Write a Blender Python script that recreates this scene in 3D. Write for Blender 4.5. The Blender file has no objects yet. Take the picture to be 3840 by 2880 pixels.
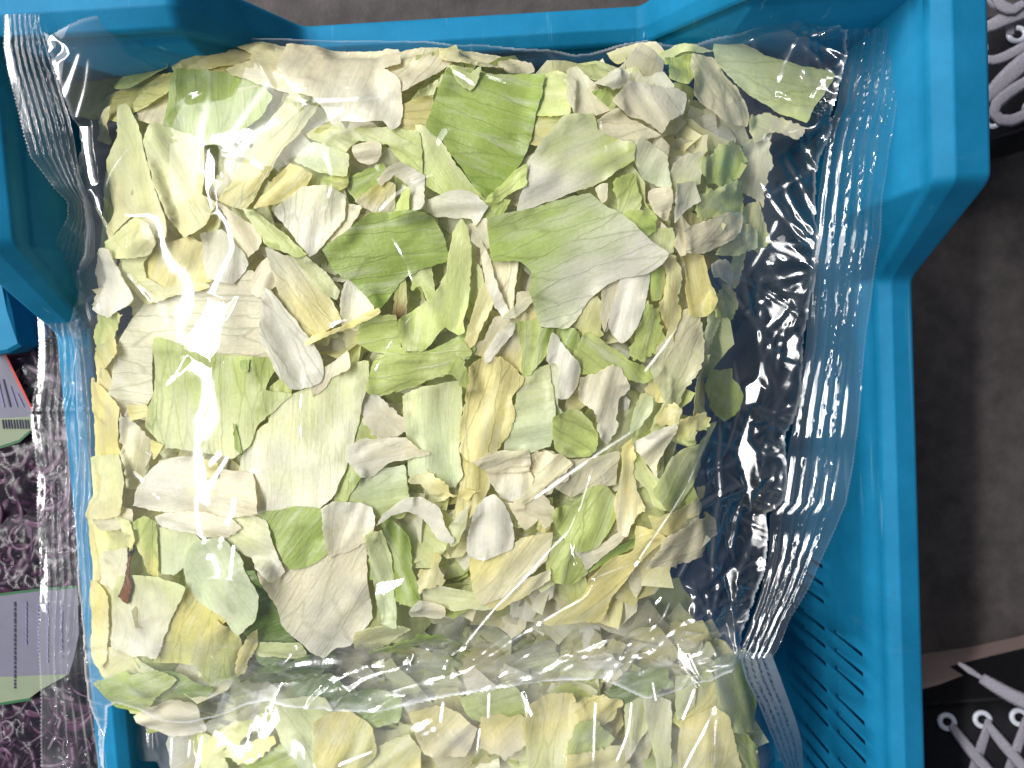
import bpy, bmesh, math, random
import numpy as np
from mathutils import Vector, geometry

# ---------------------------------------------------------------- camera, world, lamps, exposure
random.seed(7)
rng = np.random.default_rng(7)
SC = bpy.context.scene
COL = SC.collection
CAM_H, TILT = 0.30, math.radians(3.5)
HALF = 2.0 / 3.0                       # tan of half the horizontal field
cd = bpy.data.cameras.new('camera')
cam = bpy.data.objects.new('camera', cd)
COL.objects.link(cam)
cam.location = (0, 0, CAM_H)
cam.rotation_euler = (-TILT, 0, 0)
cd.sensor_width = 36
cd.lens = 18 / HALF
cd.clip_start, cd.clip_end = 0.01, 60
cd.dof.use_dof = True
cd.dof.focus_distance = 0.305
cd.dof.aperture_fstop = 11
SC.camera = cam

w = bpy.data.worlds.new('World')
SC.world = w
w.use_nodes = True
wb = w.node_tree.nodes['Background']
wb.inputs[0].default_value = (0.80, 0.86, 1.0, 1)
wb.inputs[1].default_value = 0.20

def lamp(name, loc, aim, sx, sy, power, color):
    l = bpy.data.lights.new(name, 'AREA')
    l.shape = 'RECTANGLE'
    l.size, l.size_y = sx, sy
    l.energy = power
    l.color = color
    o = bpy.data.objects.new(name, l)
    COL.objects.link(o)
    o.location = loc
    o.rotation_euler = (Vector(aim) - Vector(loc)).to_track_quat('-Z', 'Y').to_euler()
    return o

# a wide open doorway up to the left of the crate and a long row of ceiling tubes beside it
lamp('doorway_light', (-2.0, 1.6, 1.7), (0, 0, 0), 3.0, 2.5, 92, (1.0, 0.99, 0.975))
lamp('ceiling_tube', (-1.60, 0.45, 2.2), (-1.60, 0.45, 0), 0.12, 3.1, 92, (1.0, 0.985, 0.955))

SC.render.engine = 'CYCLES'
SC.view_settings.view_transform = 'Standard'
SC.view_settings.look = 'None'
SC.view_settings.exposure = 0.22
SC.view_settings.gamma = 1.0
cy = SC.cycles
cy.max_bounces = 12
cy.diffuse_bounces = 7
cy.glossy_bounces = 4
cy.transmission_bounces = 6
cy.transparent_max_bounces = 24
cy.caustics_reflective = False
cy.caustics_refractive = False
cy.sample_clamp_indirect = 4
cy.use_denoising = True

# ---------------------------------------------------------------- helpers
CT, ST = math.cos(TILT), math.sin(TILT)

def un(px, py, z):
    """where the sight line through a point of the photograph (3840 wide) meets the height z"""
    px, py, z = np.asarray(px, float), np.asarray(py, float), np.asarray(z, float)
    x = (px - 1920) / 1920 * HALF
    y = (1440 - py) / 1920 * HALF
    dy, dz = y * CT - ST, -y * ST - CT
    k = (z - CAM_H) / dz
    return np.stack([x * k, dy * k], -1)

K = 1300 / 2212
TILES = {'1': (0, 0, K), '2': (1200, 0, K), '3': (2540, 0, K), '4': (0, 950, K), '5': (1200, 950, K), '6': (2540, 950, K),
         '7': (0, 1905, K), '8': (1200, 1905, K), '9': (2540, 1905, K), 'A': (2000, 800, 1100 / 2212), 'B': (2000, 1500, 1100 / 2212), 'S': (0, 0, 1.0),
         'C': (0, 700, 500 / 1037), 'D': (2300, 0, 700 / 2212)}

def P(s):
    """points of a traced outline; a letter followed by a colon changes the sheet they were read from"""
    out, t = [], TILES['S']
    for tok in s.split():
        if tok.endswith(':'):
            t = TILES[tok[:-1]]
            continue
        a, b = tok.split(',')
        out.append((t[0] + float(a) * t[2], t[1] + float(b) * t[2]))
    return np.array(out)

def nodes_of(name):
    m = bpy.data.materials.new(name)
    m.use_nodes = True
    nt = m.node_tree
    nt.nodes.clear()
    return m, nt

def N(nt, typ, **kw):
    n = nt.nodes.new(typ)
    for k, v in kw.items():
        if k.startswith('i_'):
            key = k[2:]
            key = int(key) if key.isdigit() else key.replace('_', ' ')
            n.inputs[key].default_value = v
        else:
            setattr(n, k, v)
    return n

def mesh_np(name, verts, faces, mat=None, smooth=True, attrs=None):
    me = bpy.data.meshes.new(name)
    verts = np.asarray(verts, np.float32)
    faces = np.asarray(faces, np.int32)
    nv, nf, k = len(verts), len(faces), faces.shape[1]
    me.vertices.add(nv)
    me.vertices.foreach_set('co', verts.ravel())
    me.loops.add(nf * k)
    me.loops.foreach_set('vertex_index', faces.ravel())
    me.polygons.add(nf)
    me.polygons.foreach_set('loop_start', np.arange(nf, dtype=np.int32) * k)
    if smooth:
        me.polygons.foreach_set('use_smooth', np.ones(nf, bool))
    for an, (typ, data) in (attrs or {}).items():
        a = me.attributes.new(an, typ, 'POINT')
        key = 'color' if typ == 'FLOAT_COLOR' else 'vector' if typ == 'FLOAT_VECTOR' else 'value'
        a.data.foreach_set(key, np.asarray(data, np.float32).ravel())
    me.update(calc_edges=True)
    me.validate()
    if mat:
        me.materials.append(mat)
    return me

def link(name, me, parent=None, label=None, cat=None, group=None, kind=None):
    o = bpy.data.objects.new(name, me)
    COL.objects.link(o)
    if parent:
        o.parent = parent
    if label: o['label'] = label
    if cat: o['category'] = cat
    if group: o['group'] = group
    if kind: o['kind'] = kind
    return o

def thing(name, label, cat, loc=(0, 0, 0), group=None, rotz=0):
    o = link(name, None, None, label, cat, group)
    o.location = loc
    o.rotation_euler = (0, 0, rotz)
    return o

def quadgrid(nu, nv):
    i = np.arange((nu - 1) * (nv - 1))
    a = (i // (nv - 1)) * nv + i % (nv - 1)
    return np.stack([a, a + 1, a + nv + 1, a + nv], 1)

def catmull(pts, closed=True, step=3.0, soft=0.85):
    pts = np.asarray(pts, float)
    n = len(pts)
    out = []
    for i in range(n if closed else n - 1):
        if closed:
            p0, p1, p2, p3 = pts[i - 1], pts[i], pts[(i + 1) % n], pts[(i + 2) % n]
        else:
            p0, p1, p2, p3 = pts[max(i - 1, 0)], pts[i], pts[i + 1], pts[min(i + 2, n - 1)]
        m = max(1, int(np.hypot(*(p2 - p1)[:2]) / step))
        for k in range(m):
            t = k / m
            # a blend of the straight edge and the smooth curve: cut edges stay crisp
            c = 0.5 * ((2 * p1) + (p2 - p0) * t + (2 * p0 - 5 * p1 + 4 * p2 - p3) * t * t + (3 * p1 - p0 - 3 * p2 + p3) * t ** 3)
            l = p1 + (p2 - p1) * t
            out.append(soft * c + (1 - soft) * l)
    if not closed:
        out.append(pts[-1])
    return np.array(out)

def inside(poly, x, y):
    r = np.zeros(x.shape, bool)
    n = len(poly)
    j = n - 1
    for i in range(n):
        xi, yi = poly[i]
        xj, yj = poly[j]
        c = ((yi > y) != (yj > y)) & (x < (xj - xi) * (y - yi) / (yj - yi + 1e-12) + xi)
        r ^= c
        j = i
    return r

class Noise2:
    """smooth value noise on the plane"""
    def __init__(s, seed):
        s.t = np.random.default_rng(seed).random((64, 64)) * 2 - 1
    def __call__(s, x, y, wl):
        x, y = np.asarray(x) / wl + 1000, np.asarray(y) / wl + 1000
        i, j = np.floor(x).astype(int), np.floor(y).astype(int)
        fx, fy = x - i, y - j
        fx, fy = fx * fx * (3 - 2 * fx), fy * fy * (3 - 2 * fy)
        g = lambda a, b: s.t[a % 64, b % 64]
        return (g(i, j) * (1 - fx) + g(i + 1, j) * fx) * (1 - fy) + (g(i, j + 1) * (1 - fx) + g(i + 1, j + 1) * fx) * fy

# height fields over the crate, half a millimetre a cell
X0, X1, Y0, Y1, CS = -0.27, 0.27, -0.235, 0.165, 0.0005
NX, NY = int(round((X1 - X0) / CS)), int(round((Y1 - Y0) / CS))
GX, GY = np.meshgrid(X0 + (np.arange(NX) + .5) * CS, Y0 + (np.arange(NY) + .5) * CS)

def cell(x, y):
    return np.clip(((np.asarray(y) - Y0) / CS).astype(int), 0, NY - 1), np.clip(((np.asarray(x) - X0) / CS).astype(int), 0, NX - 1)

BARY = np.array([(a / 6, b / 6, (6 - a - b) / 6) for a in range(7) for b in range(7 - a)])

def splat(H, pts, tris):
    t = pts[tris]
    s = np.einsum('kb,tbc->tkc', BARY, t).reshape(-1, 3)
    iy, ix = cell(s[:, 0], s[:, 1])
    np.maximum.at(H, (iy, ix), s[:, 2])

def blur(A, sig):
    n = int(sig * 3) + 1
    k = np.exp(-0.5 * (np.arange(-n, n + 1) / sig) ** 2)
    k /= k.sum()
    for ax in (0, 1):
        pad = [(0, 0), (0, 0)]
        pad[ax] = (n, n)
        B = np.pad(A, pad, mode='edge')
        out = np.zeros_like(A)
        for i, w_ in enumerate(k):
            sl = [slice(None)] * 2
            sl[ax] = slice(i, i + A.shape[ax])
            out += w_ * B[tuple(sl)]
        A = out
    return A

def maxf(A, r):
    for ax in (0, 1):
        n = A.shape[ax]
        B = A.copy()
        for d in range(1, r + 1):
            a = [slice(None)] * 2; b = [slice(None)] * 2
            a[ax], b[ax] = slice(0, n - d), slice(d, n)
            B[tuple(a)] = np.maximum(B[tuple(a)], A[tuple(b)])
            B[tuple(b)] = np.maximum(B[tuple(b)], A[tuple(a)])
        A = B
    return A

# ---------------------------------------------------------------- materials
def plastic(name, col, rough=0.38, grain=0.15, scuff=0.5):
    m, nt = nodes_of(name)
    out = N(nt, 'ShaderNodeOutputMaterial')
    b = N(nt, 'ShaderNodeBsdfPrincipled', i_Roughness=rough)
    b.inputs['Specular IOR Level'].default_value = 0.14
    tc = N(nt, 'ShaderNodeTexCoord')
    n1 = N(nt, 'ShaderNodeTexNoise', i_Scale=28, i_Detail=6, i_Roughness=0.65)
    n2 = N(nt, 'ShaderNodeTexNoise', i_Scale=1400, i_Detail=2)
    n3 = N(nt, 'ShaderNodeTexNoise', i_Scale=9, i_Detail=8, i_Roughness=0.75)
    mp = N(nt, 'ShaderNodeMapping')
    mp.inputs['Scale'].default_value = (1, 6, 1)
    for n in (n1, n2):
        nt.links.new(tc.outputs['Object'], n.inputs['Vector'])
    nt.links.new(tc.outputs['Object'], mp.inputs['Vector'])
    nt.links.new(mp.outputs[0], n3.inputs['Vector'])
    r = N(nt, 'ShaderNodeValToRGB')
    r.color_ramp.elements[0].position = 0.30
    r.color_ramp.elements[0].color = tuple(c * 0.80 for c in col) + (1,)
    r.color_ramp.elements[1].position = 0.72
    r.color_ramp.elements[1].color = tuple(min(1, c * 1.10 + 0.006) for c in col) + (1,)
    nt.links.new(n1.outputs['Fac'], r.inputs['Fac'])
    # pale scuffs and dark grime specks
    r2 = N(nt, 'ShaderNodeValToRGB')
    r2.color_ramp.elements[0].position = 0.62
    r2.color_ramp.elements[1].position = 0.80
    nt.links.new(n3.outputs['Fac'], r2.inputs['Fac'])
    mu = N(nt, 'ShaderNodeMath', operation='MULTIPLY', i_1=scuff * 0.35)
    nt.links.new(r2.outputs['Color'], mu.inputs[0])
    mx = N(nt, 'ShaderNodeMixRGB', blend_type='MIX')
    mx.inputs['Color2'].default_value = (0.30, 0.42, 0.52, 1)
    nt.links.new(mu.outputs[0], mx.inputs['Fac'])
    nt.links.new(r.outputs['Color'], mx.inputs['Color1'])
    mp2 = N(nt, 'ShaderNodeMapping')
    mp2.inputs['Rotation'].default_value = (0, 0, .6)
    mp2.inputs['Scale'].default_value = (260, 7, 60)
    nt.links.new(tc.outputs['Object'], mp2.inputs['Vector'])
    n4 = N(nt, 'ShaderNodeTexNoise', i_Scale=1.0, i_Detail=3, i_Roughness=0.6)
    nt.links.new(mp2.outputs[0], n4.inputs['Vector'])
    r4 = N(nt, 'ShaderNodeValToRGB')
    r4.color_ramp.elements[0].position = 0.66
    r4.color_ramp.elements[1].position = 0.72
    nt.links.new(n4.outputs['Fac'], r4.inputs['Fac'])
    m4 = N(nt, 'ShaderNodeMath', operation='MULTIPLY', i_1=0.26)
    nt.links.new(r4.outputs['Color'], m4.inputs[0])
    mx4 = N(nt, 'ShaderNodeMixRGB')
    mx4.inputs['Color2'].default_value = (0.20, 0.42, 0.55, 1)
    nt.links.new(m4.outputs[0], mx4.inputs['Fac']); nt.links.new(mx.outputs[0], mx4.inputs['Color1'])
    n5 = N(nt, 'ShaderNodeTexNoise', i_Scale=55, i_Detail=7, i_Roughness=0.7)
    nt.links.new(tc.outputs['Object'], n5.inputs['Vector'])
    r5 = N(nt, 'ShaderNodeValToRGB')
    r5.color_ramp.elements[0].position = 0.64
    r5.color_ramp.elements[1].position = 0.80
    nt.links.new(n5.outputs['Fac'], r5.inputs['Fac'])
    m5 = N(nt, 'ShaderNodeMath', operation='MULTIPLY', i_1=0.5)
    nt.links.new(r5.outputs['Color'], m5.inputs[0])
    mx5 = N(nt, 'ShaderNodeMixRGB')
    mx5.inputs['Color2'].default_value = (0.025, 0.07, 0.09, 1)
    nt.links.new(m5.outputs[0], mx5.inputs['Fac']); nt.links.new(mx4.outputs[0], mx5.inputs['Color1'])
    nt.links.new(mx5.outputs[0], b.inputs['Base Color'])
    bp = N(nt, 'ShaderNodeBump', i_Strength=grain, i_Distance=0.0004)
    nt.links.new(n2.outputs['Fac'], bp.inputs['Height'])
    nt.links.new(bp.outputs[0], b.inputs['Normal'])
    nt.links.new(b.outputs[0], out.inputs['Surface'])
    return m

def simple(name, col, rough=0.6, noise=0.15, scale=60, spec=0.4, bump=0.0, bscale=300):
    m, nt = nodes_of(name)
    out = N(nt, 'ShaderNodeOutputMaterial')
    b = N(nt, 'ShaderNodeBsdfPrincipled', i_Roughness=rough)
    b.inputs['Specular IOR Level'].default_value = spec
    tc = N(nt, 'ShaderNodeTexCoord')
    n1 = N(nt, 'ShaderNodeTexNoise', i_Scale=scale, i_Detail=7, i_Roughness=0.65)
    nt.links.new(tc.outputs['Object'], n1.inputs['Vector'])
    r = N(nt, 'ShaderNodeValToRGB')
    r.color_ramp.elements[0].position = 0.3
    r.color_ramp.elements[1].position = 0.7
    r.color_ramp.elements[0].color = tuple(c * (1 - noise) for c in col) + (1,)
    r.color_ramp.elements[1].color = tuple(min(1, c * (1 + noise)) for c in col) + (1,)
    nt.links.new(n1.outputs['Fac'], r.inputs['Fac'])
    nt.links.new(r.outputs['Color'], b.inputs['Base Color'])
    if bump:
        n2 = N(nt, 'ShaderNodeTexNoise', i_Scale=bscale, i_Detail=5)
        nt.links.new(tc.outputs['Object'], n2.inputs['Vector'])
        bp = N(nt, 'ShaderNodeBump', i_Strength=bump, i_Distance=0.001)
        nt.links.new(n2.outputs['Fac'], bp.inputs['Height'])
        nt.links.new(bp.outputs[0], b.inputs['Normal'])
    nt.links.new(b.outputs[0], out.inputs['Surface'])
    return m

def leaf_material(name, purple=False):
    """reads each piece's own colours from 'col' and its rib directions from 'rib' (cm along, cm across, vein strength)"""
    m, nt = nodes_of(name)
    L = nt.links.new
    out = N(nt, 'ShaderNodeOutputMaterial')
    ac = N(nt, 'ShaderNodeAttribute', attribute_name='col')
    ar = N(nt, 'ShaderNodeAttribute', attribute_name='rib')
    sp = N(nt, 'ShaderNodeSeparateXYZ')
    L(ar.outputs['Vector'], sp.inputs[0])
    flat = N(nt, 'ShaderNodeCombineXYZ')
    L(sp.outputs['X'], flat.inputs['X']); L(sp.outputs['Y'], flat.inputs['Y'])
    # fibres along the rib
    mf = N(nt, 'ShaderNodeMapping'); mf.inputs['Scale'].default_value = (0.7, 9, 1)
    L(flat.outputs[0], mf.inputs['Vector'])
    fib = N(nt, 'ShaderNodeTexNoise', i_Scale=1.0, i_Detail=5, i_Roughness=0.6)
    L(mf.outputs[0], fib.inputs['Vector'])
    # wobble, then a stretched net of veins and a finer one
    wob = N(nt, 'ShaderNodeTexNoise', i_Scale=1.4, i_Detail=3)
    L(flat.outputs[0], wob.inputs['Vector'])
    wm = N(nt, 'ShaderNodeVectorMath', operation='MULTIPLY_ADD')
    wm.inputs[1].default_value = (0.30, 0.30, 0)
    L(wob.outputs['Color'], wm.inputs[0]); L(flat.outputs[0], wm.inputs[2])
    def net(sx, sy, width):
        mp = N(nt, 'ShaderNodeMapping'); mp.inputs['Scale'].default_value = (sx, sy, 1)
        L(wm.outputs[0], mp.inputs['Vector'])
        v = N(nt, 'ShaderNodeTexVoronoi', feature='DISTANCE_TO_EDGE', i_Scale=1.0)
        L(mp.outputs[0], v.inputs['Vector'])
        r = N(nt, 'ShaderNodeMapRange', i_1=0.0, i_2=width, i_3=1.0, i_4=0.0)
        r.interpolation_type = 'SMOOTHSTEP'
        L(v.outputs['Distance'], r.inputs[0])
        return r
    v1, v2 = net(0.24, 1.5, 0.055), net(0.9, 2.4, 0.075)
    # cells / blisters
    cel = N(nt, 'ShaderNodeTexNoise', i_Scale=5.5, i_Detail=4, i_Roughness=0.55)
    L(flat.outputs[0], cel.inputs['Vector'])
    # colour
    def mul(col_in, fac_in, amount, tint):
        f = N(nt, 'ShaderNodeMath', operation='MULTIPLY', i_1=amount)
        L(fac_in, f.inputs[0])
        x = N(nt, 'ShaderNodeMixRGB', blend_type='MULTIPLY')
        x.inputs['Color2'].default_value = tint
        L(f.outputs[0], x.inputs['Fac']); L(col_in, x.inputs['Color1'])
        return x.outputs[0]
    rf = N(nt, 'ShaderNodeMapRange', i_1=0.42, i_2=0.70, i_3=0.0, i_4=1.0)
    L(fib.outputs['Fac'], rf.inputs[0])
    c = mul(ac.outputs['Color'], rf.outputs[0], 0.45, (0.86, 0.88, 0.74, 1))
    rc = N(nt, 'ShaderNodeMapRange', i_1=0.40, i_2=0.68, i_3=0.0, i_4=1.0)
    L(cel.outputs['Fac'], rc.inputs[0])
    c = mul(c, rc.outputs[0], 0.45, (0.84, 0.88, 0.68, 1))
    vs = N(nt, 'ShaderNodeMath', operation='MULTIPLY')
    L(v1.outputs[0], vs.inputs[0]); L(sp.outputs['Z'], vs.inputs[1])
    c = mul(c, vs.outputs[0], 0.55, (0.60, 0.63, 0.50, 1))
    vs2 = N(nt, 'ShaderNodeMath', operation='MULTIPLY')
    L(v2.outputs[0], vs2.inputs[0]); L(sp.outputs['Z'], vs2.inputs[1])
    c = mul(c, vs2.outputs[0], 0.24, (0.72, 0.76, 0.60, 1))
    low_ = N(nt, 'ShaderNodeMapping'); low_.inputs['Scale'].default_value = (0.30, 2.2, 1)
    L(wm.outputs[0], low_.inputs['Vector'])
    pn = N(nt, 'ShaderNodeTexNoise', i_Scale=1.0, i_Detail=4, i_Roughness=0.6)
    L(low_.outputs[0], pn.inputs['Vector'])
    pr = N(nt, 'ShaderNodeMapRange', i_1=0.50, i_2=0.72, i_3=0.0, i_4=0.55)
    L(pn.outputs['Fac'], pr.inputs[0])
    px_ = N(nt, 'ShaderNodeMixRGB')
    px_.inputs['Color2'].default_value = (0.84, 0.84, 0.66, 1) if not purple else (0.5, 0.3, 0.45, 1)
    L(pr.outputs[0], px_.inputs['Fac']); L(c, px_.inputs['Color1'])
    c = px_.outputs[0]
    b = N(nt, 'ShaderNodeBsdfPrincipled', i_Roughness=0.30)
    b.inputs['Specular IOR Level'].default_value = 0.5
    L(c, b.inputs['Base Color'])
    tr = N(nt, 'ShaderNodeBsdfTranslucent')
    ga = N(nt, 'ShaderNodeGamma', i_Gamma=1.1)
    L(c, ga.inputs['Color']); L(ga.outputs[0], tr.inputs['Color'])
    # relief
    h1 = N(nt, 'ShaderNodeMath', operation='MULTIPLY', i_1=0.9)
    L(fib.outputs['Fac'], h1.inputs[0])
    h2 = N(nt, 'ShaderNodeMath', operation='MULTIPLY_ADD', i_1=0.8)
    L(cel.outputs['Fac'], h2.inputs[0]); L(h1.outputs[0], h2.inputs[2])
    h3 = N(nt, 'ShaderNodeMath', operation='MULTIPLY_ADD', i_1=0.35)
    L(vs.outputs[0], h3.inputs[0]); L(h2.outputs[0], h3.inputs[2])
    bp = N(nt, 'ShaderNodeBump', i_Strength=0.30, i_Distance=0.0010)
    L(h3.outputs[0], bp.inputs['Height'])
    L(bp.outputs[0], b.inputs['Normal'])
    mx = N(nt, 'ShaderNodeMixShader', i_0=0.40)
    L(b.outputs[0], mx.inputs[1]); L(tr.outputs[0], mx.inputs[2])
    L(mx.outputs[0], out.inputs['Surface'])
    return m

def film_material(name, strength=1.5, rough=0.05, haze=0.02, bump=0.05, scale=140, hazecol=(0.9, 0.92, 0.95, 1)):
    m, nt = nodes_of(name)
    L = nt.links.new
    out = N(nt, 'ShaderNodeOutputMaterial')
    tc = N(nt, 'ShaderNodeTexCoord')
    n1 = N(nt, 'ShaderNodeTexNoise', i_Scale=scale, i_Detail=4, i_Roughness=0.55)
    L(tc.outputs['Object'], n1.inputs['Vector'])
    bp = N(nt, 'ShaderNodeBump', i_Strength=bump, i_Distance=0.001)
    L(n1.outputs['Fac'], bp.inputs['Height'])
    # a thin sheet reflects alike from both faces: Schlick's curve on the facing angle
    lw = N(nt, 'ShaderNodeLayerWeight', i_Blend=0.5)
    L(bp.outputs[0], lw.inputs['Normal'])
    pw = N(nt, 'ShaderNodeMath', operation='POWER', i_1=5.0)
    L(lw.outputs['Facing'], pw.inputs[0])
    mu = N(nt, 'ShaderNodeMath', operation='MULTIPLY_ADD', i_1=0.55, i_2=0.04 * strength, use_clamp=True)
    L(pw.outputs[0], mu.inputs[0])
    acr = N(nt, 'ShaderNodeAttribute', attribute_name='creased')          # a fold is several films thick
    mcr = N(nt, 'ShaderNodeMath', operation='MULTIPLY_ADD', i_1=0.13, use_clamp=True)
    L(acr.outputs['Fac'], mcr.inputs[0]); L(mu.outputs[0], mcr.inputs[2])
    mu = mcr
    tp = N(nt, 'ShaderNodeBsdfTransparent')
    tp.inputs[0].default_value = (0.985, 0.985, 0.985, 1)
    gl = N(nt, 'ShaderNodeBsdfGlossy', i_Roughness=rough)
    gl.inputs['Color'].default_value = (1, 1, 1, 1)
    arg = N(nt, 'ShaderNodeAttribute', attribute_name='creased')          # sharply folded film is scuffed and glints less cleanly
    mr = N(nt, 'ShaderNodeMath', operation='MULTIPLY_ADD', i_1=0.20, i_2=rough)
    L(arg.outputs['Fac'], mr.inputs[0]); L(mr.outputs[0], gl.inputs['Roughness'])
    L(bp.outputs[0], gl.inputs['Normal'])
    df = N(nt, 'ShaderNodeBsdfDiffuse')
    df.inputs['Color'].default_value = hazecol
    ah = N(nt, 'ShaderNodeAttribute', attribute_name='haze')
    ad = N(nt, 'ShaderNodeMath', operation='ADD', i_1=haze)
    L(ah.outputs['Fac'], ad.inputs[0])
    m1 = N(nt, 'ShaderNodeMixShader')
    L(ad.outputs[0], m1.inputs[0])
    L(tp.outputs[0], m1.inputs[1]); L(df.outputs[0], m1.inputs[2])
    m2 = N(nt, 'ShaderNodeMixShader')
    L(mu.outputs[0], m2.inputs[0]); L(m1.outputs[0], m2.inputs[1]); L(gl.outputs[0], m2.inputs[2])
    L(m2.outputs[0], out.inputs['Surface'])
    return m

M_CRATE = plastic('blue_plastic', (0.0045, 0.176, 0.345), rough=0.55, scuff=.35)
M_CRATE2 = plastic('neighbour_blue_plastic', (0.008, 0.19, 0.36), rough=0.5)
M_LEAF = leaf_material('lettuce')
M_CAB = leaf_material('red_cabbage', True)
M_FILM = film_material('clear_film', 1.35, 0.055, 0.006, bump=.03)
M_SEAL = film_material('sealed_film', 3.0, 0.16, 0.004, bump=0.05, scale=500)
M_SEAL2 = film_material('dull_sealed_film', 1.1, 0.10, 0.006, bump=0.05, scale=500)
M_FILM2 = film_material('lower_bag_film', 1.5, 0.08, 0.02, bump=0.04)
M_FILM3 = film_material('cabbage_bag_film', 0.25, 0.16, 0.02, bump=0.2, hazecol=(0.6, 0.55, 0.75, 1))
M_FLOOR = simple('dark_concrete', (0.066, 0.057, 0.056), 0.75, 0.34, 60, 0.3, 0.5, 500)
M_CANVAS = simple('black_canvas', (0.010, 0.010, 0.013), 0.8, 0.3, 300, 0.2, 0.6, 1500)
M_LACE = simple('white_lace', (0.33, 0.31, 0.36), 0.85, 0.16, 900, 0.2, 1.0, 1500)
M_RUBBER = simple('pale_rubber', (0.30, 0.22, 0.20), 0.6, 0.1, 60, 0.3)
M_EYELET = simple('white_eyelet', (0.55, 0.57, 0.64), 0.25, 0.04, 100, 0.7)
M_METAL = simple('bright_aglet', (0.6, 0.6, 0.65), 0.2, 0.05, 100, 0.9)
M_DARKIN = simple('eyelet_shade', (0.015, 0.015, 0.018), 0.8, 0.1, 100, 0.1)
M_SOLE = simple('dark_sole', (0.02, 0.02, 0.022), 0.7, 0.2, 100, 0.3)

# ---------------------------------------------------------------- floor
me = mesh_np('floor', [(-6, -6, -0.2195), (6, -6, -0.2195), (6, 6, -0.2195), (-6, 6, -0.2195)], [(0, 1, 2, 3)], M_FLOOR, False)
link('floor', me, kind='structure')

# ---------------------------------------------------------------- the blue crate
YAW = math.radians(3.4)
CXL, CXR, CYT, CYB = -0.211, 0.186, 0.146, -0.454
ZL, ZH, ZBOT = -0.055, 0.005, -0.215
crate = thing('produce_crate', 'bright blue plastic produce crate with dipped sides holding the bags of chopped lettuce', 'crate', (0, 0, 0), None, YAW)

def rim_height(q, qlow0, qlow1, run):
    """height of a side's rim: low between qlow0 and qlow1, rising to the corners over 'run'"""
    d = np.maximum(np.maximum(qlow0 - q, q - qlow1), 0) / run
    t = np.clip(d, 0, 1)
    return ZL + (ZH - ZL) * t, t

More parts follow.
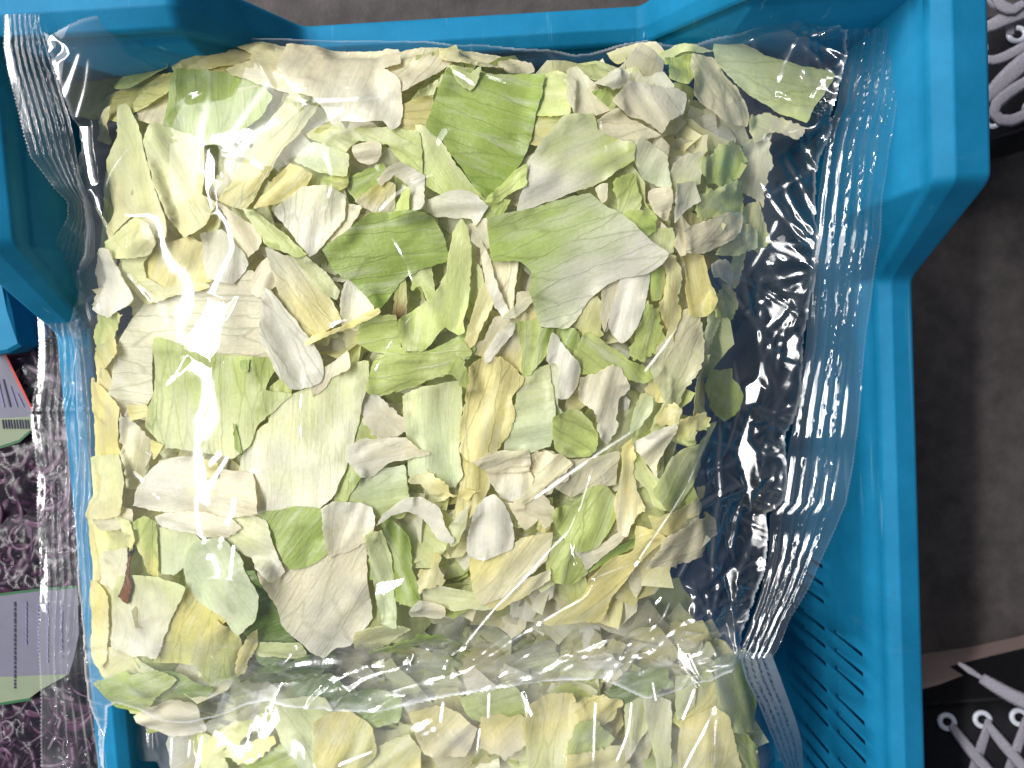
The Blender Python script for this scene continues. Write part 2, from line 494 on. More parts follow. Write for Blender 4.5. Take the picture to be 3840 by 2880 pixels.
def side(name, origin, along, outward, length, qlow0, qlow1, slots=None):
    o, a, n = np.array(origin), np.array(along), np.array(outward)
    run = 0.033
    qs = sorted(set(np.round(np.concatenate([
        [0.0, 0.004, length - 0.004, length], np.linspace(qlow0 - run - .003, qlow0 - run + .003, 5), np.linspace(qlow0 - .003, qlow0 + .003, 5), np.linspace(qlow0 - run, qlow0, 5),
        np.linspace(qlow1 - .003, qlow1 + .003, 5), np.linspace(qlow1 + run - .003, qlow1 + run + .003, 5), np.linspace(qlow1, qlow1 + run, 5),
        np.arange(0.02, length, 0.02)]), 5)))
    qs = np.array([q for q in qs if 0 <= q <= length])
    z, t = rim_height(qs, qlow0, qlow1, run)
    k = np.exp(-0.5 * (np.linspace(-1, 1, 5) * 2) ** 2)
    # round the bends a little
    z2 = z.copy()
    for i, q in enumerate(qs):
        zz, _ = rim_height(q + np.linspace(-.0025, .0025, 9), qlow0, qlow1, run)
        z2[i] = zz.mean()
    z = z2
    # profile: inner foot, inner lip, chamfer, ridge, crown, outer edge, skirt
    def prof(ti):
        wdt = 0.016 + 0.006 * ti
        rdg = wdt * 0.66
        return [(-wdt - 0.0005, -0.0055), (-wdt, -0.0032), (-wdt + 0.001, -0.0022), (-rdg - 0.0007, -0.0004), (-rdg, 0.0002), (-rdg + 0.0006, -0.0001), (-0.0025, -0.0004), (-0.0008, -0.0012), (0, -0.003), (0.0005, -0.016), (-0.0025, -0.016), (-0.003, -0.006)]
    V = []
    for q, zz, tt in zip(qs, z, t):
        for off, dz in prof(tt):
            p = o + a * min(max(q, -off), length + off) + n * off      # mitred at the corners
            V.append((p[0], p[1], zz + dz))
    npf = len(prof(0))
    link('rim', mesh_np('rim', V, quadgrid(len(qs), npf), M_CRATE), crate)
    # wall below the rim, with slots cut through it
    th = 0.003
    qw = set(np.round(qs, 5))
    zrows = [0.0, 0.010, 0.0105]
    sl = []
    for row, q in enumerate(slots or ()):
        while q < 0.44:
            for g in range(3):
                sl.append((round(q + g * 0.0102, 5), round(q + g * 0.0102 + 0.0023, 5), row))
            q += 0.0361
    for s0, s1, _r in sl:
        qw |= {round(s0, 5), round(s1, 5)}
    qw = np.array(sorted(x for x in qw if 0 <= x <= length))
    zslots = [(-0.026, -0.058), (-0.070, -0.102)]
    zr = [-0.004, -0.013, -0.0135] + [v for s in zslots for v in s] + [-0.135, ZBOT - ZL]
    Vv, idx = [], {}
    F = []
    zz, tt = rim_height(qw, qlow0, qlow1, run)
    def vert(i, j, back):
        key = (i, j, back)
        if key not in idx:
            d = zr[j]
            inn = 0.016 + 0.006 * tt[i] + (0.0 if j < 2 else 0.0015 + 0.03 * (-0.0135 - d))
            p = o + a * qw[i] - n * (inn - (th if back else 0))
            zt = zz[i] + d if j < 3 else ZL + d
            idx[key] = len(Vv)
            Vv.append((p[0], p[1], zt))
        return idx[key]
    for i in range(len(qw) - 1):
        for j in range(len(zr) - 1):
            hole = any(abs(zr[j] - zslots[rw][0]) < 1e-6 and qw[i] >= s0 - 1e-5 and qw[i + 1] <= s1 + 1e-5 for s0, s1, rw in sl)
            if hole:
                for (p, q_) in (((i, j), (i, j + 1)), ((i + 1, j + 1), (i + 1, j)), ((i + 1, j), (i, j)), ((i, j + 1), (i + 1, j + 1))):
                    F.append((vert(*p, 0), vert(*q_, 0), vert(*q_, 1), vert(*p, 1)))
                continue
            F.append((vert(i, j, 0), vert(i + 1, j, 0), vert(i + 1, j + 1, 0), vert(i, j + 1, 0)))
            F.append((vert(i, j, 1), vert(i, j + 1, 1), vert(i + 1, j + 1, 1), vert(i + 1, j, 1)))
    link('wall', mesh_np('wall', Vv, F, M_CRATE, False), crate)

LY = CYT - CYB
side('right', (CXR, CYT, 0), (0, -1, 0), (1, 0, 0), LY, CYT - 0.016, LY - 0.13, (0.3164, 0.2840))
side('left', (CXL, CYB, 0), (0, 1, 0), (-1, 0, 0), LY, 0.13, 0.014 - CYB)
side('top', (CXL, CYT, 0), (1, 0, 0), (0, 1, 0), CXR - CXL, 0.1245, CXR - CXL - 0.119)
side('bottom', (CXR, CYB, 0), (-1, 0, 0), (0, -1, 0), CXR - CXL, 0.1245, CXR - CXL - 0.119)
i_ = 0.02
# the pale mould line across the dipped far rim
ml = [un(2411, 27, ZL + .0006), un(2415.5, 27, ZL + .0006), un(2419, 138, ZL + .0006), un(2414.5, 138, ZL + .0006)]
cyw, syw = math.cos(YAW), math.sin(YAW)
ml = [(p_[0] * cyw + p_[1] * syw, -p_[0] * syw + p_[1] * cyw) for p_ in ml]
link('mould_line', mesh_np('mould_line', [(a_, b_, ZL + .0006) for a_, b_ in ml] + [(a_, b_, ZL - .003) for a_, b_ in ml], [(0, 3, 2, 1), (0, 1, 5, 4), (1, 2, 6, 5), (2, 3, 7, 6), (3, 0, 4, 7)], plastic('pale_blue_plastic', (.25, .48, .68)), False), crate)
me = mesh_np('base', [(CXL + i_, CYB + i_, ZBOT), (CXR - i_, CYB + i_, ZBOT), (CXR - i_, CYT - i_, ZBOT), (CXL + i_, CYT - i_, ZBOT),
                      (CXL + i_, CYB + i_, ZBOT - .004), (CXR - i_, CYB + i_, ZBOT - .004), (CXR - i_, CYT - i_, ZBOT - .004), (CXL + i_, CYT - i_, ZBOT - .004)],
             [(0, 1, 2, 3), (7, 6, 5, 4), (0, 4, 5, 1), (1, 5, 6, 2), (2, 6, 7, 3), (3, 7, 4, 0)], M_CRATE, False)
link('base', me, crate)

# ---------------------------------------------------------------- lettuce
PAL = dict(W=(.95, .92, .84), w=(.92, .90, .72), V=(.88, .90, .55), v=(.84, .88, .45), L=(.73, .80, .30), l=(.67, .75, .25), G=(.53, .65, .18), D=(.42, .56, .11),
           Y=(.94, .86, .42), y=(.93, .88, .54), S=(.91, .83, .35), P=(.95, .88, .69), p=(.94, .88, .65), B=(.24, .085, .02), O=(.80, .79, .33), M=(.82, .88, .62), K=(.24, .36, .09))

def sheet_mesh(name, poly, zfun, axis_deg, ca, cb, grad_deg, seed, mat, vein=1.0, thick=0.00035, frill=0.0, Hmap=None, lift=0.0003, curl=None, spacing=None, top_of=None, soft=0.25):
    """one piece of leaf: outline (metres, plan), draped on Hmap; returns mesh and its top triangles for the height map"""
    r = np.random.default_rng(seed)
    nz = Noise2(seed)
    poly = np.asarray(poly)
    A = 0.5 * abs(np.dot(poly[:, 0], np.roll(poly[:, 1], 1)) - np.dot(poly[:, 1], np.roll(poly[:, 0], 1)))
    sp = spacing or min(max(math.sqrt(A / 650), 0.0006), 0.0018)
    b = catmull(poly, True, sp * 0.8, soft)
    # uneven cut edge
    amp = 0.00022 + frill * 0.0011
    d = np.roll(b, -1, 0) - np.roll(b, 1, 0)
    nr = np.stack([d[:, 1], -d[:, 0]], 1) / (np.hypot(d[:, 0], d[:, 1])[:, None] + 1e-9)
    b = b + nr * (nz(b[:, 0], b[:, 1], 0.0014) * amp + nz(b[:, 0], b[:, 1] + 3, 0.006) * amp * 1.4)[:, None]
    x0, y0 = [float(q) for q in b.min(0)]
    x1, y1 = [float(q) for q in b.max(0)]
    gx, gy = np.meshgrid(np.arange(x0, x1, sp), np.arange(y0, y1, sp * .87))
    gx[1::2] += sp / 2
    gx = gx.ravel() + (r.random(gx.size) - .5) * sp * .35
    gy = gy.ravel() + (r.random(gy.size) - .5) * sp * .35
    ins = inside(b, gx, gy)
    gx, gy = gx[ins], gy[ins]
    if len(gx):
        dd = np.min((gx[:, None] - b[None, :, 0]) ** 2 + (gy[:, None] - b[None, :, 1]) ** 2, 1)
        k = dd > (sp * .55) ** 2
        gx, gy = gx[k], gy[k]
    pts = np.concatenate([b, np.stack([gx, gy], 1)])
    nb = len(b)
    vs, _, fs, ov, _, _ = geometry.delaunay_2d_cdt([Vector(p) for p in pts], [], [list(range(nb))], 1, 1e-7)
    xy = np.array([(v.x, v.y) for v in vs])
    tri = np.array([f for f in fs if len(f) == 3], np.int64)
    if len(tri) == 0:
        return None
    p, q = xy[tri], None
    ar = (p[:, 1, 0] - p[:, 0, 0]) * (p[:, 2, 1] - p[:, 0, 1]) - (p[:, 1, 1] - p[:, 0, 1]) * (p[:, 2, 0] - p[:, 0, 0])
    tri[ar < 0] = tri[ar < 0][:, ::-1]
    # local axes
    a = math.radians(axis_deg)
    ax, bx = np.array([math.cos(a), math.sin(a)]), np.array([-math.sin(a), math.cos(a)])
    c = xy.mean(0)
    s, t = (xy - c) @ ax, (xy - c) @ bx
    hs, ht = max(np.abs(s).max(), 1e-4), max(np.abs(t).max(), 1e-4)
    # own shape
    if curl is None:
        curl = r.choice([-1, 1], p=[.62, .38]) * r.uniform(.10, .34)
    edge = np.min((xy[:, None, 0] - b[None, ::2, 0]) ** 2 + (xy[:, None, 1] - b[None, ::2, 1]) ** 2, 1) ** .5
    ez = np.exp(-edge / 0.0035)
    zz = curl * ht * (t / ht) ** 2 + r.uniform(-.10, .10) * hs * (s / hs) ** 2
    zz += nz(xy[:, 0], xy[:, 1], 0.013) * 0.0010 + nz(xy[:, 0], xy[:, 1], 0.0060) * 0.00018
    zz += 0.00012 * np.sin(t / 0.0042 * 2 * math.pi / 1.6 + nz(s, t, .02) * 2) * (0.4 + 0.6 * vein)
    for _ in range(int(r.integers(1, 4))):              # pleats and ribs along the leaf
        t0, w_ = r.uniform(-.7, .7) * ht, r.uniform(.0018, .0040)
        zz += r.choice([-1, 1, 1]) * r.uniform(.0005, .0013) * min(1, ht / .008) * np.exp(-((t - t0 - r.uniform(-.25, .25) * s - .003 * nz(s, t, .015)) / w_) ** 2)
    zz += ez * (nz(xy[:, 0] + 9, xy[:, 1], 0.005 + .004 * (1 - frill)) * (0.0005 + frill * 0.0030))
    if Hmap is not None:
        j0, i0 = [int(q) for q in cell(x0 - .004, y0 - .004)]
        j1, i1 = [int(q) + 1 for q in cell(x1 + .004, y1 + .004)]
        sub = Hmap[j0:j1, i0:i1]
        sub = np.maximum(blur(maxf(sub, 4), 2.0), maxf(sub, 3))
        iy, ix = cell(xy[:, 0], xy[:, 1])
        H = sub[np.clip(iy - j0, 0, j1 - j0 - 1), np.clip(ix - i0, 0, i1 - i0 - 1)]
        ceil_ = (top_of(xy[:, 0], xy[:, 1]) if top_of else 9.0)
        G = np.stack([xy[:, 0] - c[0], xy[:, 1] - c[1], np.ones(len(xy))], 1)
        co = np.linalg.lstsq(G, H, rcond=None)[0]
        plane = G @ co
        z = zz + plane + 0.25 * (H - plane)
        z += np.percentile(H - z, 72) + lift
        z = np.minimum(z, H + 0.006)
        z = np.where(z > ceil_, ceil_ + .25 * (z - ceil_), z)          # pressed flat by the film
        z = np.maximum(z, H + lift)
        E = np.concatenate([tri[:, [0, 1]], tri[:, [1, 2]], tri[:, [2, 0]]])
        E = np.concatenate([E, E[:, ::-1]])
        cnt = np.bincount(E[:, 0], minlength=len(z))
        for _ in range(4):
            av = np.bincount(E[:, 0], weights=z[E[:, 1]], minlength=len(z)) / np.maximum(cnt, 1)
            z = np.maximum(.4 * z + .6 * av, H + lift)
    else:
        z = zfun(xy, zz)
    top = np.column_stack([xy, z])
    # thickness: the lower face follows the upper one
    bot = top.copy()
    bot[:, 2] -= thick
    e = np.concatenate([tri[:, [0, 1]], tri[:, [1, 2]], tri[:, [2, 0]]])
    key = e[:, 0] * 1000003 + e[:, 1]
    rev = e[:, 1] * 1000003 + e[:, 0]
    be = e[~np.isin(key, rev)]
    n = len(top)
    bi, inv = np.unique(be, return_inverse=True)            # the cut edge has vertices of its own, so that it stays crisp
    be2 = inv.reshape(be.shape)
    m = len(bi)
    A_, B_ = 2 * n + be2, 2 * n + m + be2
    wall = np.concatenate([np.stack([A_[:, 0], B_[:, 0], A_[:, 1]], 1), np.stack([A_[:, 1], B_[:, 0], B_[:, 1]], 1)])
    faces = np.concatenate([tri, tri[:, ::-1] + n, wall])
    # colours that belong to the piece: from one end to the other, patchy, paler towards the cut ribs
    g = math.radians(grad_deg)
    u = (xy - c) @ np.array([math.cos(g), math.sin(g)])
    u = (u - u.min()) / max(np.ptp(u), 1e-6)
    u = np.clip(u + nz(xy[:, 0] + 5, xy[:, 1], 0.012) * .22 + nz(s * .3, t, 0.003) * .12, 0, 1)
    u = u * u * (3 - 2 * u)
    colr = np.array(ca)[None] * (1 - u[:, None]) + np.array(cb)[None] * u[:, None]
    colr = colr * (1 + .10 * nz(xy[:, 0], xy[:, 1] + 8, 0.008)[:, None]) * r.uniform(.93, 1.05)
    rib = np.stack([s * 100 + r.uniform(0, 50), t * 100 + r.uniform(0, 50), np.full(len(s), vein)], 1)
    me = mesh_np(name, np.concatenate([top, bot, top[bi], bot[bi]]), faces, mat, True,
                 {'col': ('FLOAT_COLOR', (lambda q: np.concatenate([q, q, q[bi], q[bi]]))(np.column_stack([colr, np.ones(n)]))), 'rib': ('FLOAT_VECTOR', np.concatenate([rib, rib, rib[bi], rib[bi]]))})
    return me, top, tri

# ---- the body of each bag of lettuce: how high its filling stands
def pillow(x, y):
    X = np.abs((x * .998 + y * .06 + 0.041) / 0.143) ** 6
    Y = np.abs((y * .998 - x * .05 + 0.013) / 0.138) ** 6
    return -0.007 - 0.034 * np.minimum(X + Y, 1.15)

def lower_pillow(x, y):
    X = np.abs((x + 0.022) / 0.150) ** 4
    return -0.046 - 0.020 * np.minimum(X, 1) + 0.014 * np.clip((-0.150 - y) / 0.05, -0.6, 1)

HA = pillow(GX, GY)
HB = lower_pillow(GX, GY)

# ---------------------------------------------------------------- the lettuce pieces one can tell apart, from the bottom of the pile to the top
# layer | colours from..to | towards | rib direction | options | outline | what it looks like
FRONT = """
0|Yy|-80|80||7: 585,120 740,110 790,420 720,640 600,620|yellowish leaf wrapped along the bag side beneath the yellow strip
0|VY|-80|80||7: 595,560 760,560 800,900 720,1060 640,1020 600,860|pale leaf wrapped along the bag side near the near corner
0|yV|-60|40||7: 640,930 860,920 1020,1040 900,1160 720,1140|straw leaf deep in the near corner of the front bag
0|Vl|-40|20||7: 760,1120 1080,1060 1240,1240 1000,1300 860,1290|pale green leaf deep under the pinkish sagging lump
0|YV|-85|80||4: 585,980 740,960 800,1300 740,1560 600,1560|cream leaf wrapped along the bag side below the golden leaf
0|Vy|-85|80||4: 590,420 720,400 780,760 720,960 600,900|pale leaf wrapped along the bag side behind the wavy fold
0|vV|-85|80||1: 650,1150 760,1100 800,1400 760,1640 620,1640 630,1400|pale green leaf on the bag side behind the rounded lobe
1|LG|-60|60||1: 380,480 500,420 640,500 720,600 740,660 620,740 520,720 430,620|yellow-green leaf tucked under the curled corner leaf by the dull seal
2|VL|-90|20|c.3|1: 370,470 440,350 560,310 740,268 880,310 1000,330 1150,340 1090,420 960,500 850,575 760,560 640,480 560,450 450,520 400,560|curled yellow-green leaf in the bag corner nearest the pale rim
1|pP|-90|70||1: 915,690 1000,600 1110,560 1120,760 1080,830 1000,790 930,760|peach lettuce scrap beside the flat grey-green square leaf
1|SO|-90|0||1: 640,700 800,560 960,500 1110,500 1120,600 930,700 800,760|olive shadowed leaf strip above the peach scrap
2|GG|-20|90|c.05|1: 1140,470 1330,480 1600,540 1700,640 1640,740 1560,800 1500,890 1330,900 1130,880 1090,800 1120,640|flat grey-green square leaf with upright grain under taut film
1|SY|0|0||S: 830,215 960,190 1130,200 1180,260 1120,330 960,300 850,280|mustard yellow leaf peeping through gaps of the cream top leaf
1|PY|-90|10||S: 690,240 730,180 900,172 1000,178 930,235 880,255 800,270 720,288|cream leaf folded over the far edge of the bag
2|yP|-30|-10||S: 880,180 1010,172 1130,174 1180,230 1230,330 1120,372 1000,322 905,292 880,270 960,240 960,215|cream leaf with ragged window-like gaps at the far edge
3|PW|-80|75|c-.15|S: 1090,178 1300,176 1476,182 1492,245 1440,270 1497,312 1500,470 1466,490 1440,462 1370,474 1300,468 1268,484 1238,430 1190,378 1120,352 1060,262|white and cream fan of leaf bent over the far edge
1|pP|-70|50||2: 480,350 640,320 830,335 830,420 700,520 560,610 500,600|dull cream leaf between the white fan and the big green leaf
1|VY|-100|60||2: 520,780 600,640 740,540 700,640 620,760 560,830|narrow pale fold under the corner of the big green leaf
1|SY|-90|0||2: 540,690 700,640 700,840 590,850 500,820|dark yellow leaf glimpsed beside the big green leaf
1|OY|-90|0||2: 1350,760 1560,740 1510,830 1400,920 1340,900|olive scrap in the gap beside the big green leaf
1|yP|0|20||2: 830,340 1000,330 1290,380 1310,430 1050,450 830,420|pale strip lying flat behind the top of the big green leaf
3|VL|-40|30||2: 760,560 830,440 1050,460 970,560 900,600|small pale triangle on top of the big green leaf
2|VL|-80|0||2: 1440,490 1580,520 1570,740 1390,740 1420,620|square pale green cutting next to the big green leaf
2|wP|-70|-70|c.25|2: 1590,480 1640,455 1750,570 1850,690 1660,750 1590,640|cream triangular leaf pointing to the white lump
1|Lv|-60|-50||2: 1560,440 1700,400 1800,440 1850,520 1760,560 1660,500|small green leaf under the cream triangle
3|wW|40|35|c-.3|2: 1740,550 1810,500 1930,450 1975,490 1960,540 1870,580|white lip-shaped lettuce fold near the far edge
2|Gl|0|50||2: 1750,600 1960,550 1930,640 1860,690|shaded green hollow below the white lip-shaped fold
3|PW|60|-55|c-.45|S: 2364,311 2434,325 2530,330 2572,350 2560,420 2500,460 2475,494 2405,450 2358,438 2305,388|thick white lump of lettuce heart near the far edge
2|pP|-30|0||2: 1760,800 1900,720 2100,830 2150,860 1960,910 1850,880|peach piece beneath the thick white lump
1|yp|0|0||D: 0,640 250,540 470,530 560,640 600,720 480,690 280,700 100,760|cream fold at the far edge above the white lump
2|vM|-60|40||D: 480,690 640,600 830,530 1000,560 1160,600 1000,620 800,620 660,720|pale green scrap pressed to the film at the far edge
1|lO|-90|80||D: 680,720 810,630 930,640 940,790 700,790|yellow-green leaf beneath the film at the far corner
3|WL|10|25|c-.2|2: 1560,760 1740,738 1770,830 1870,890 1990,920 1985,1020 1880,1090 1800,1150 1600,1220 1400,1300 1270,1342 1310,1200 1340,1040 1430,910|broad white leaf with pale green end beside the big green leaf
4|GD|-50|-22|c-.12 v.9|2: 820,440 1050,460 1250,470 1430,470 1410,600 1370,730 1345,900 1290,1010 1240,1090 1150,1190 1060,1270 940,1130 860,1010 780,900 690,820 720,700 760,580|biggest bright green leaf near the far edge, tapering to a point
5|Ll|30|35|c.4|2: 1040,1290 1170,1170 1250,1090 1325,1040 1312,1180 1230,1230 1130,1300|rolled tip of green leaf at the point of the biggest green leaf
3|LG|-90|60||2: 1080,1280 1210,1280 1170,1350 1130,1380|small green corner under the rolled green tip
4|vl|50|-60||2: 840,430 960,470 1040,430 1010,520 960,590 880,540|tiny crumpled green flap at the top of the biggest green leaf
2|Vl|-100|-60||2: 640,840 720,860 800,960 900,1110 1000,1230 1140,1370 1080,1395 960,1330 830,1260 700,1180 640,1060|long pale triangular leaf under the edge of the biggest green leaf
3|wW|0|-15||2: 650,1310 830,1220 950,1220 1060,1320 980,1440 960,1400 730,1370|crinkled white strip above the dark veined green fan
2|VL|-40|-35|v.8|2: 30,960 100,840 330,830 590,850 610,1100 470,1000 420,930 260,900 180,980|pale veined leaf with a small white nub lying on it
3|PP|0|0|c-.5|2: 210,930 320,900 385,920 370,1010 300,1045 220,1000|small white nub of lettuce heart on a pale veined leaf
2|LG|0|15||2: 40,1150 190,1130 380,1060 400,1150 260,1290 170,1200|green scrap touching the peach curl in the middle of the bag
3|PW|0|20|c.5|2: 370,1150 440,1080 520,1050 660,1130 655,1340 570,1350 570,1200 480,1120 400,1190|peach ring-like curl with a white end
2|SP|-90|60||2: 250,1290 400,1170 470,1190 460,1360 380,1360|amber gap leaf below the peach curl
3|LL|-70|65||2: 470,1360 520,1230 575,1190 570,1360|short green shred standing beside the white end of the peach curl
2|wP|-90|60||2: -20,1240 130,1210 180,1310 250,1340 150,1490 60,1530 -40,1500|white crinkled leaf left of the dark green fan
1|Sl|-90|60||2: 160,1480 250,1400 330,1370 200,1490 120,1540|olive slit between the white crinkled leaf and the dark green fan
5|GW|-20|18|c-.16 v.9|S: 1829,817 1985,782 2093,746 2211,726 2270,770 2343,810 2447,909 2505,954 2477,989 2428,1029 2338,1039 2278,1063 2209,1123 2164,1198 2119,1235 2025,1223 2007,1158 1987,1097 1993,1020 1952,979 1846,979 1835,890|largest leaf of all, green turning white, in the middle of the bag
2|wP|90|-60||2: 960,1440 1060,1400 1070,1570 1000,1560 940,1500|white scrap between the two big central leaves
3|GD|-110|6|v1 c-.18|S: 1223,929 1300,880 1394,805 1553,805 1612,817 1650,881 1670,970 1576,1006 1494,1056 1455,1110 1423,1153 1376,1103 1317,1047 1262,1015|dark green fan-shaped leaf with clear veins in the middle
4|vL|-80|80|c-.25|2: 850,1480 900,1410 950,1470 5: 960,0 960,120 940,330 910,430 930,500 880,520 800,470 740,540 670,615 540,620 520,540 510,420 640,340 740,250 800,130 820,0|tall pale green leaf with a notched foot in the middle
2|wW|90|80||5: 140,330 180,170 230,170 270,220 330,350 280,400 230,470 150,440|whitish upright scrap under the dark green fan
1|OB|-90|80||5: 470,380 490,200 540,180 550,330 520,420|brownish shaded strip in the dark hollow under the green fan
1|vl|-90|-60||5: 590,120 700,100 720,250 690,300 640,200 600,230|thin frayed shred hanging in the dark hollow
2|lG|0|5||5: 270,560 330,430 500,420 530,600 700,610 880,520 940,600 900,660 700,650 500,640 350,620|dull green leaf under the notched tall leaf
3|lL|-60|5|f.3 v.9|5: 380,650 500,640 700,640 890,560 945,640 900,690 850,760 700,790 560,850 400,910 310,870 350,760|wavy light green leaf with curled lip in the middle
3|VM|-90|85|c-.1|5: 540,930 640,870 890,830 895,1000 875,1250 905,1400 860,1480 700,1480 580,1400 560,1200|smooth pale upright leaf in the middle of the bag
4|lL|-60|60|f.5|5: 830,760 870,660 920,690 970,830 990,840 930,880 900,850|torn green tongue hanging over the smooth pale leaf
1|PS|-80|60||5: 950,600 1060,560 1120,440 1260,440 1280,600 1270,730 1180,700 1060,650|tan leaf behind the yellow crumpled leaf
4|YY|-30|75|c-.35 f.3 v1|5: 1000,690 1040,665 1150,660 1215,720 1285,800 1230,930 1250,1030 1200,1150 1130,1260 980,1310 900,1260 890,1150 930,900 960,750|butter yellow crumpled leaf with a deep centre crease
3|VM|-90|8|c-.15|5: 1280,810 1460,730 1490,1000 1490,1130 1460,1220 1350,1260 1180,1250 1240,1050|pale rectangular cutting beside the butter yellow leaf
4|WW|-80|75|c-.3|5: 1480,510 1560,590 1640,690 1655,790 1600,910 1510,915 1520,720 1450,680|white boat-shaped piece with a pointed tip
2|lL|-80|80||5: 1260,460 1390,450 1400,620 1300,800 1290,600|upright green blade beside the white boat-shaped piece
3|Gl|-80|75|c-.4|5: 1410,480 1490,480 1470,600 1350,770 1310,770 1380,600|bright green folded blade leaning on the upright blade
2|lG|0|60|c-.6|5: 1490,490 1620,490 1655,560 1620,660 1550,600|glossy green curl above the white boat-shaped piece
2|wM|-90|80||5: 1440,660 1520,700 1520,960 1550,1000 1560,1080 1500,1080 1480,800|narrow pale shred behind the white boat-shaped piece
2|yY|-80|65||5: 935,580 960,450 1030,220 1080,230 1100,330 990,560|narrow cream leaf slanting under the pointed beige leaf
3|PW|-90|70|c-.2|5: 1030,-60 1080,30 1115,160 1160,270 1215,390 1195,425 1120,340 1060,200|pointed beige leaf hanging below the largest leaf
2|pP|-80|80||5: 1100,40 1255,40 1240,200 1215,390 1160,270|beige blade beside the pointed beige leaf
1|PS|-60|30||5: 1260,400 1270,270 1380,280 1380,450 1330,470|amber patch of leaf under the foot of the largest leaf
4|WW|60|50||5: 1050,690 1060,620 1130,520 1225,440 1240,480 1170,590 1090,690|white bar of rib slanting above the butter yellow leaf
3|wP|45|40||5: 1160,410 1330,268 1365,290 1250,415|thin pinkish rib end below the largest leaf
5|YY|20|22|c-.5|S: 1145,1284 1180,1258 1300,1215 1420,1153 1435,1172 1380,1203 1290,1240 1200,1272 1155,1292|straight yellow stick of rib lying across the middle
3|WP|20|10|c-.2|5: 180,1230 300,1190 540,1180 620,1250 680,1280 600,1300 430,1340 330,1420 270,1420 180,1310|white tongue-shaped piece with a ragged end in the middle
2|WP|-60|-40|f.6|5: 260,880 330,900 470,1010 550,1080 490,1170 380,1170 300,1080|pinkish white fringe above the white tongue-shaped piece
1|vL|-90|60||5: 170,1200 240,980 360,1170|green sliver above the white tongue-shaped piece
2|vl|-70|80||5: 100,1560 130,1320 170,1300 190,1430 230,1460 170,1560 130,1590|pale shred with a torn foot below the white tongue
1|Ml|-80|10||5: 180,1430 330,1420 500,1380 530,1560 490,1659 170,1659 180,1560|mint leaf blurred under the film below the white tongue
2|vG|-90|60||5: 170,1330 260,1420 230,1470 180,1440|shaded green corner below the white tongue
3|yY|-40|-20|f.6|5: 590,1450 690,1370 740,1400 850,1530 1030,1495 1040,1512 900,1560 790,1560 680,1500|thin yellow curl with an upturned edge
2|SY|-80|80||5: 880,1280 1000,1320 1080,1400 1060,1500 960,1659 860,1659 900,1480|yellow shaded leaf below the butter yellow leaf
4|PP|-20|10|f.2 v.8|5: 980,1330 1110,1260 1330,1262 1335,1390 1230,1400 1080,1390|cream veined flap below the pale rectangular cutting
4|Pp|-60|40|f.3 v.8|5: 1370,1262 1540,1290 1605,1350 1500,1450 1280,1610 1300,1550 1385,1420|cream blade with a hooked end below the pale cutting
3|PW|-90|80||5: 1070,1400 1330,1400 1360,1450 1280,1600 1160,1560 1100,1480|pink-tinged white leaf under the cream veined flap
4|WW|-90|85|c-.35 v0|8: 1000,0 1100,-90 1150,-60 1190,0 1222,110 1230,250 1060,325 940,300 950,150|smooth bright white tongue with a rounded foot
3|Pp|-70|-30|f.4|8: 1190,-30 1400,-80 1470,0 1480,90 1430,130 1390,60 1330,130 1270,110 1240,60|pinkish lobe with torn ends next to the bright white tongue
2|VW|-80|85|c-.15|S: 1023,1596 1052,1532 1087,1508 1205,1461 1280,1405 1347,1397 1347,1479 1306,1643 1288,1714 1247,1820 1200,1867 1164,1908 960,1930 920,1850 930,1720 964,1643|very broad pale green-white leaf behind the film, near the hot spot
3|lV|-90|87|c-.08|4: 1010,560 1190,610 1350,650 1680,680 1750,700 1690,870 1840,900 1740,1000 1640,1080 1590,1200 1480,1290 1300,1250 1060,1220 950,1100 1000,840|wide light green leaf with upright ribs below the hot spot
4|GG|-90|85||4: 1480,1080 1510,1100 1545,1270 1500,1250|dark green slit-like shred on the wide light green leaf
4|Gl|-90|85||4: 1540,690 1590,680 1580,760 1540,740|tiny green chip at the top of the wide light green leaf
1|lO|-90|80||4: 1700,880 1830,790 1840,900 1740,1080 1680,950|shaded yellow-green pocket beside the wide light green leaf
3|WP|-20|-10|c-.3 v.2|4: 1040,1330 1230,1300 1400,1380 1600,1400 1640,1640 1400,1670 1030,1640 880,1600 950,1430|thick white fold below the wide light green leaf
3|PS|0|0||4: 1230,1310 1400,1330 1380,1430 1240,1430|amber window of leaf above the thick white fold
2|wP|0|-5|c-.1 v1|4: 790,600 900,420 1000,300 1300,220 1560,170 1610,260 1640,450 1665,665 1550,672 1190,612 1010,570 1000,840 960,920 750,850|pale leaf with grey parallel veins beside the hot spot
4|WW|-40|-60|c-.3|4: 580,200 600,80 640,-20 740,-10 800,100 930,300 760,400 660,390 600,300|white curl bulging towards the dull seal
3|VY|-40|0|c.3|4: 750,150 790,-20 900,-90 1040,-60 930,60 940,150 1050,215 1140,190 1300,180 1350,220 1150,260 950,310 830,220|pale leaf ring around a yellow hollow
2|YS|-90|60||4: 920,60 1040,-40 1200,-80 1320,-20 1330,170 1140,195 1050,220 940,150|yellow hollow inside the pale leaf ring
3|PP|-60|60|c-.2|4: 1610,240 1620,130 1700,40 1760,130 1770,190 1680,270|small peach piece beside the ribbed white tongue
4|WW|-60|-62|c.25 v.9|4: 1680,260 1740,250 1900,450 2040,640 2045,800 1900,870 1810,820 1740,700 1665,540|thick white ribbed tongue with grey grooves
3|WY|-60|-55|v.8 c-.2|4: 1720,-10 1830,30 1980,60 2150,370 2160,430 1970,565 2000,640 1900,440 1790,270|white to yellow leaf beside the thick ribbed tongue
4|VV|-50|-50|c.5|4: 1840,-20 1950,20 2080,120 2170,240 2145,292 2060,250 1950,120|narrow rolled pale shred in the middle, ending in a hook
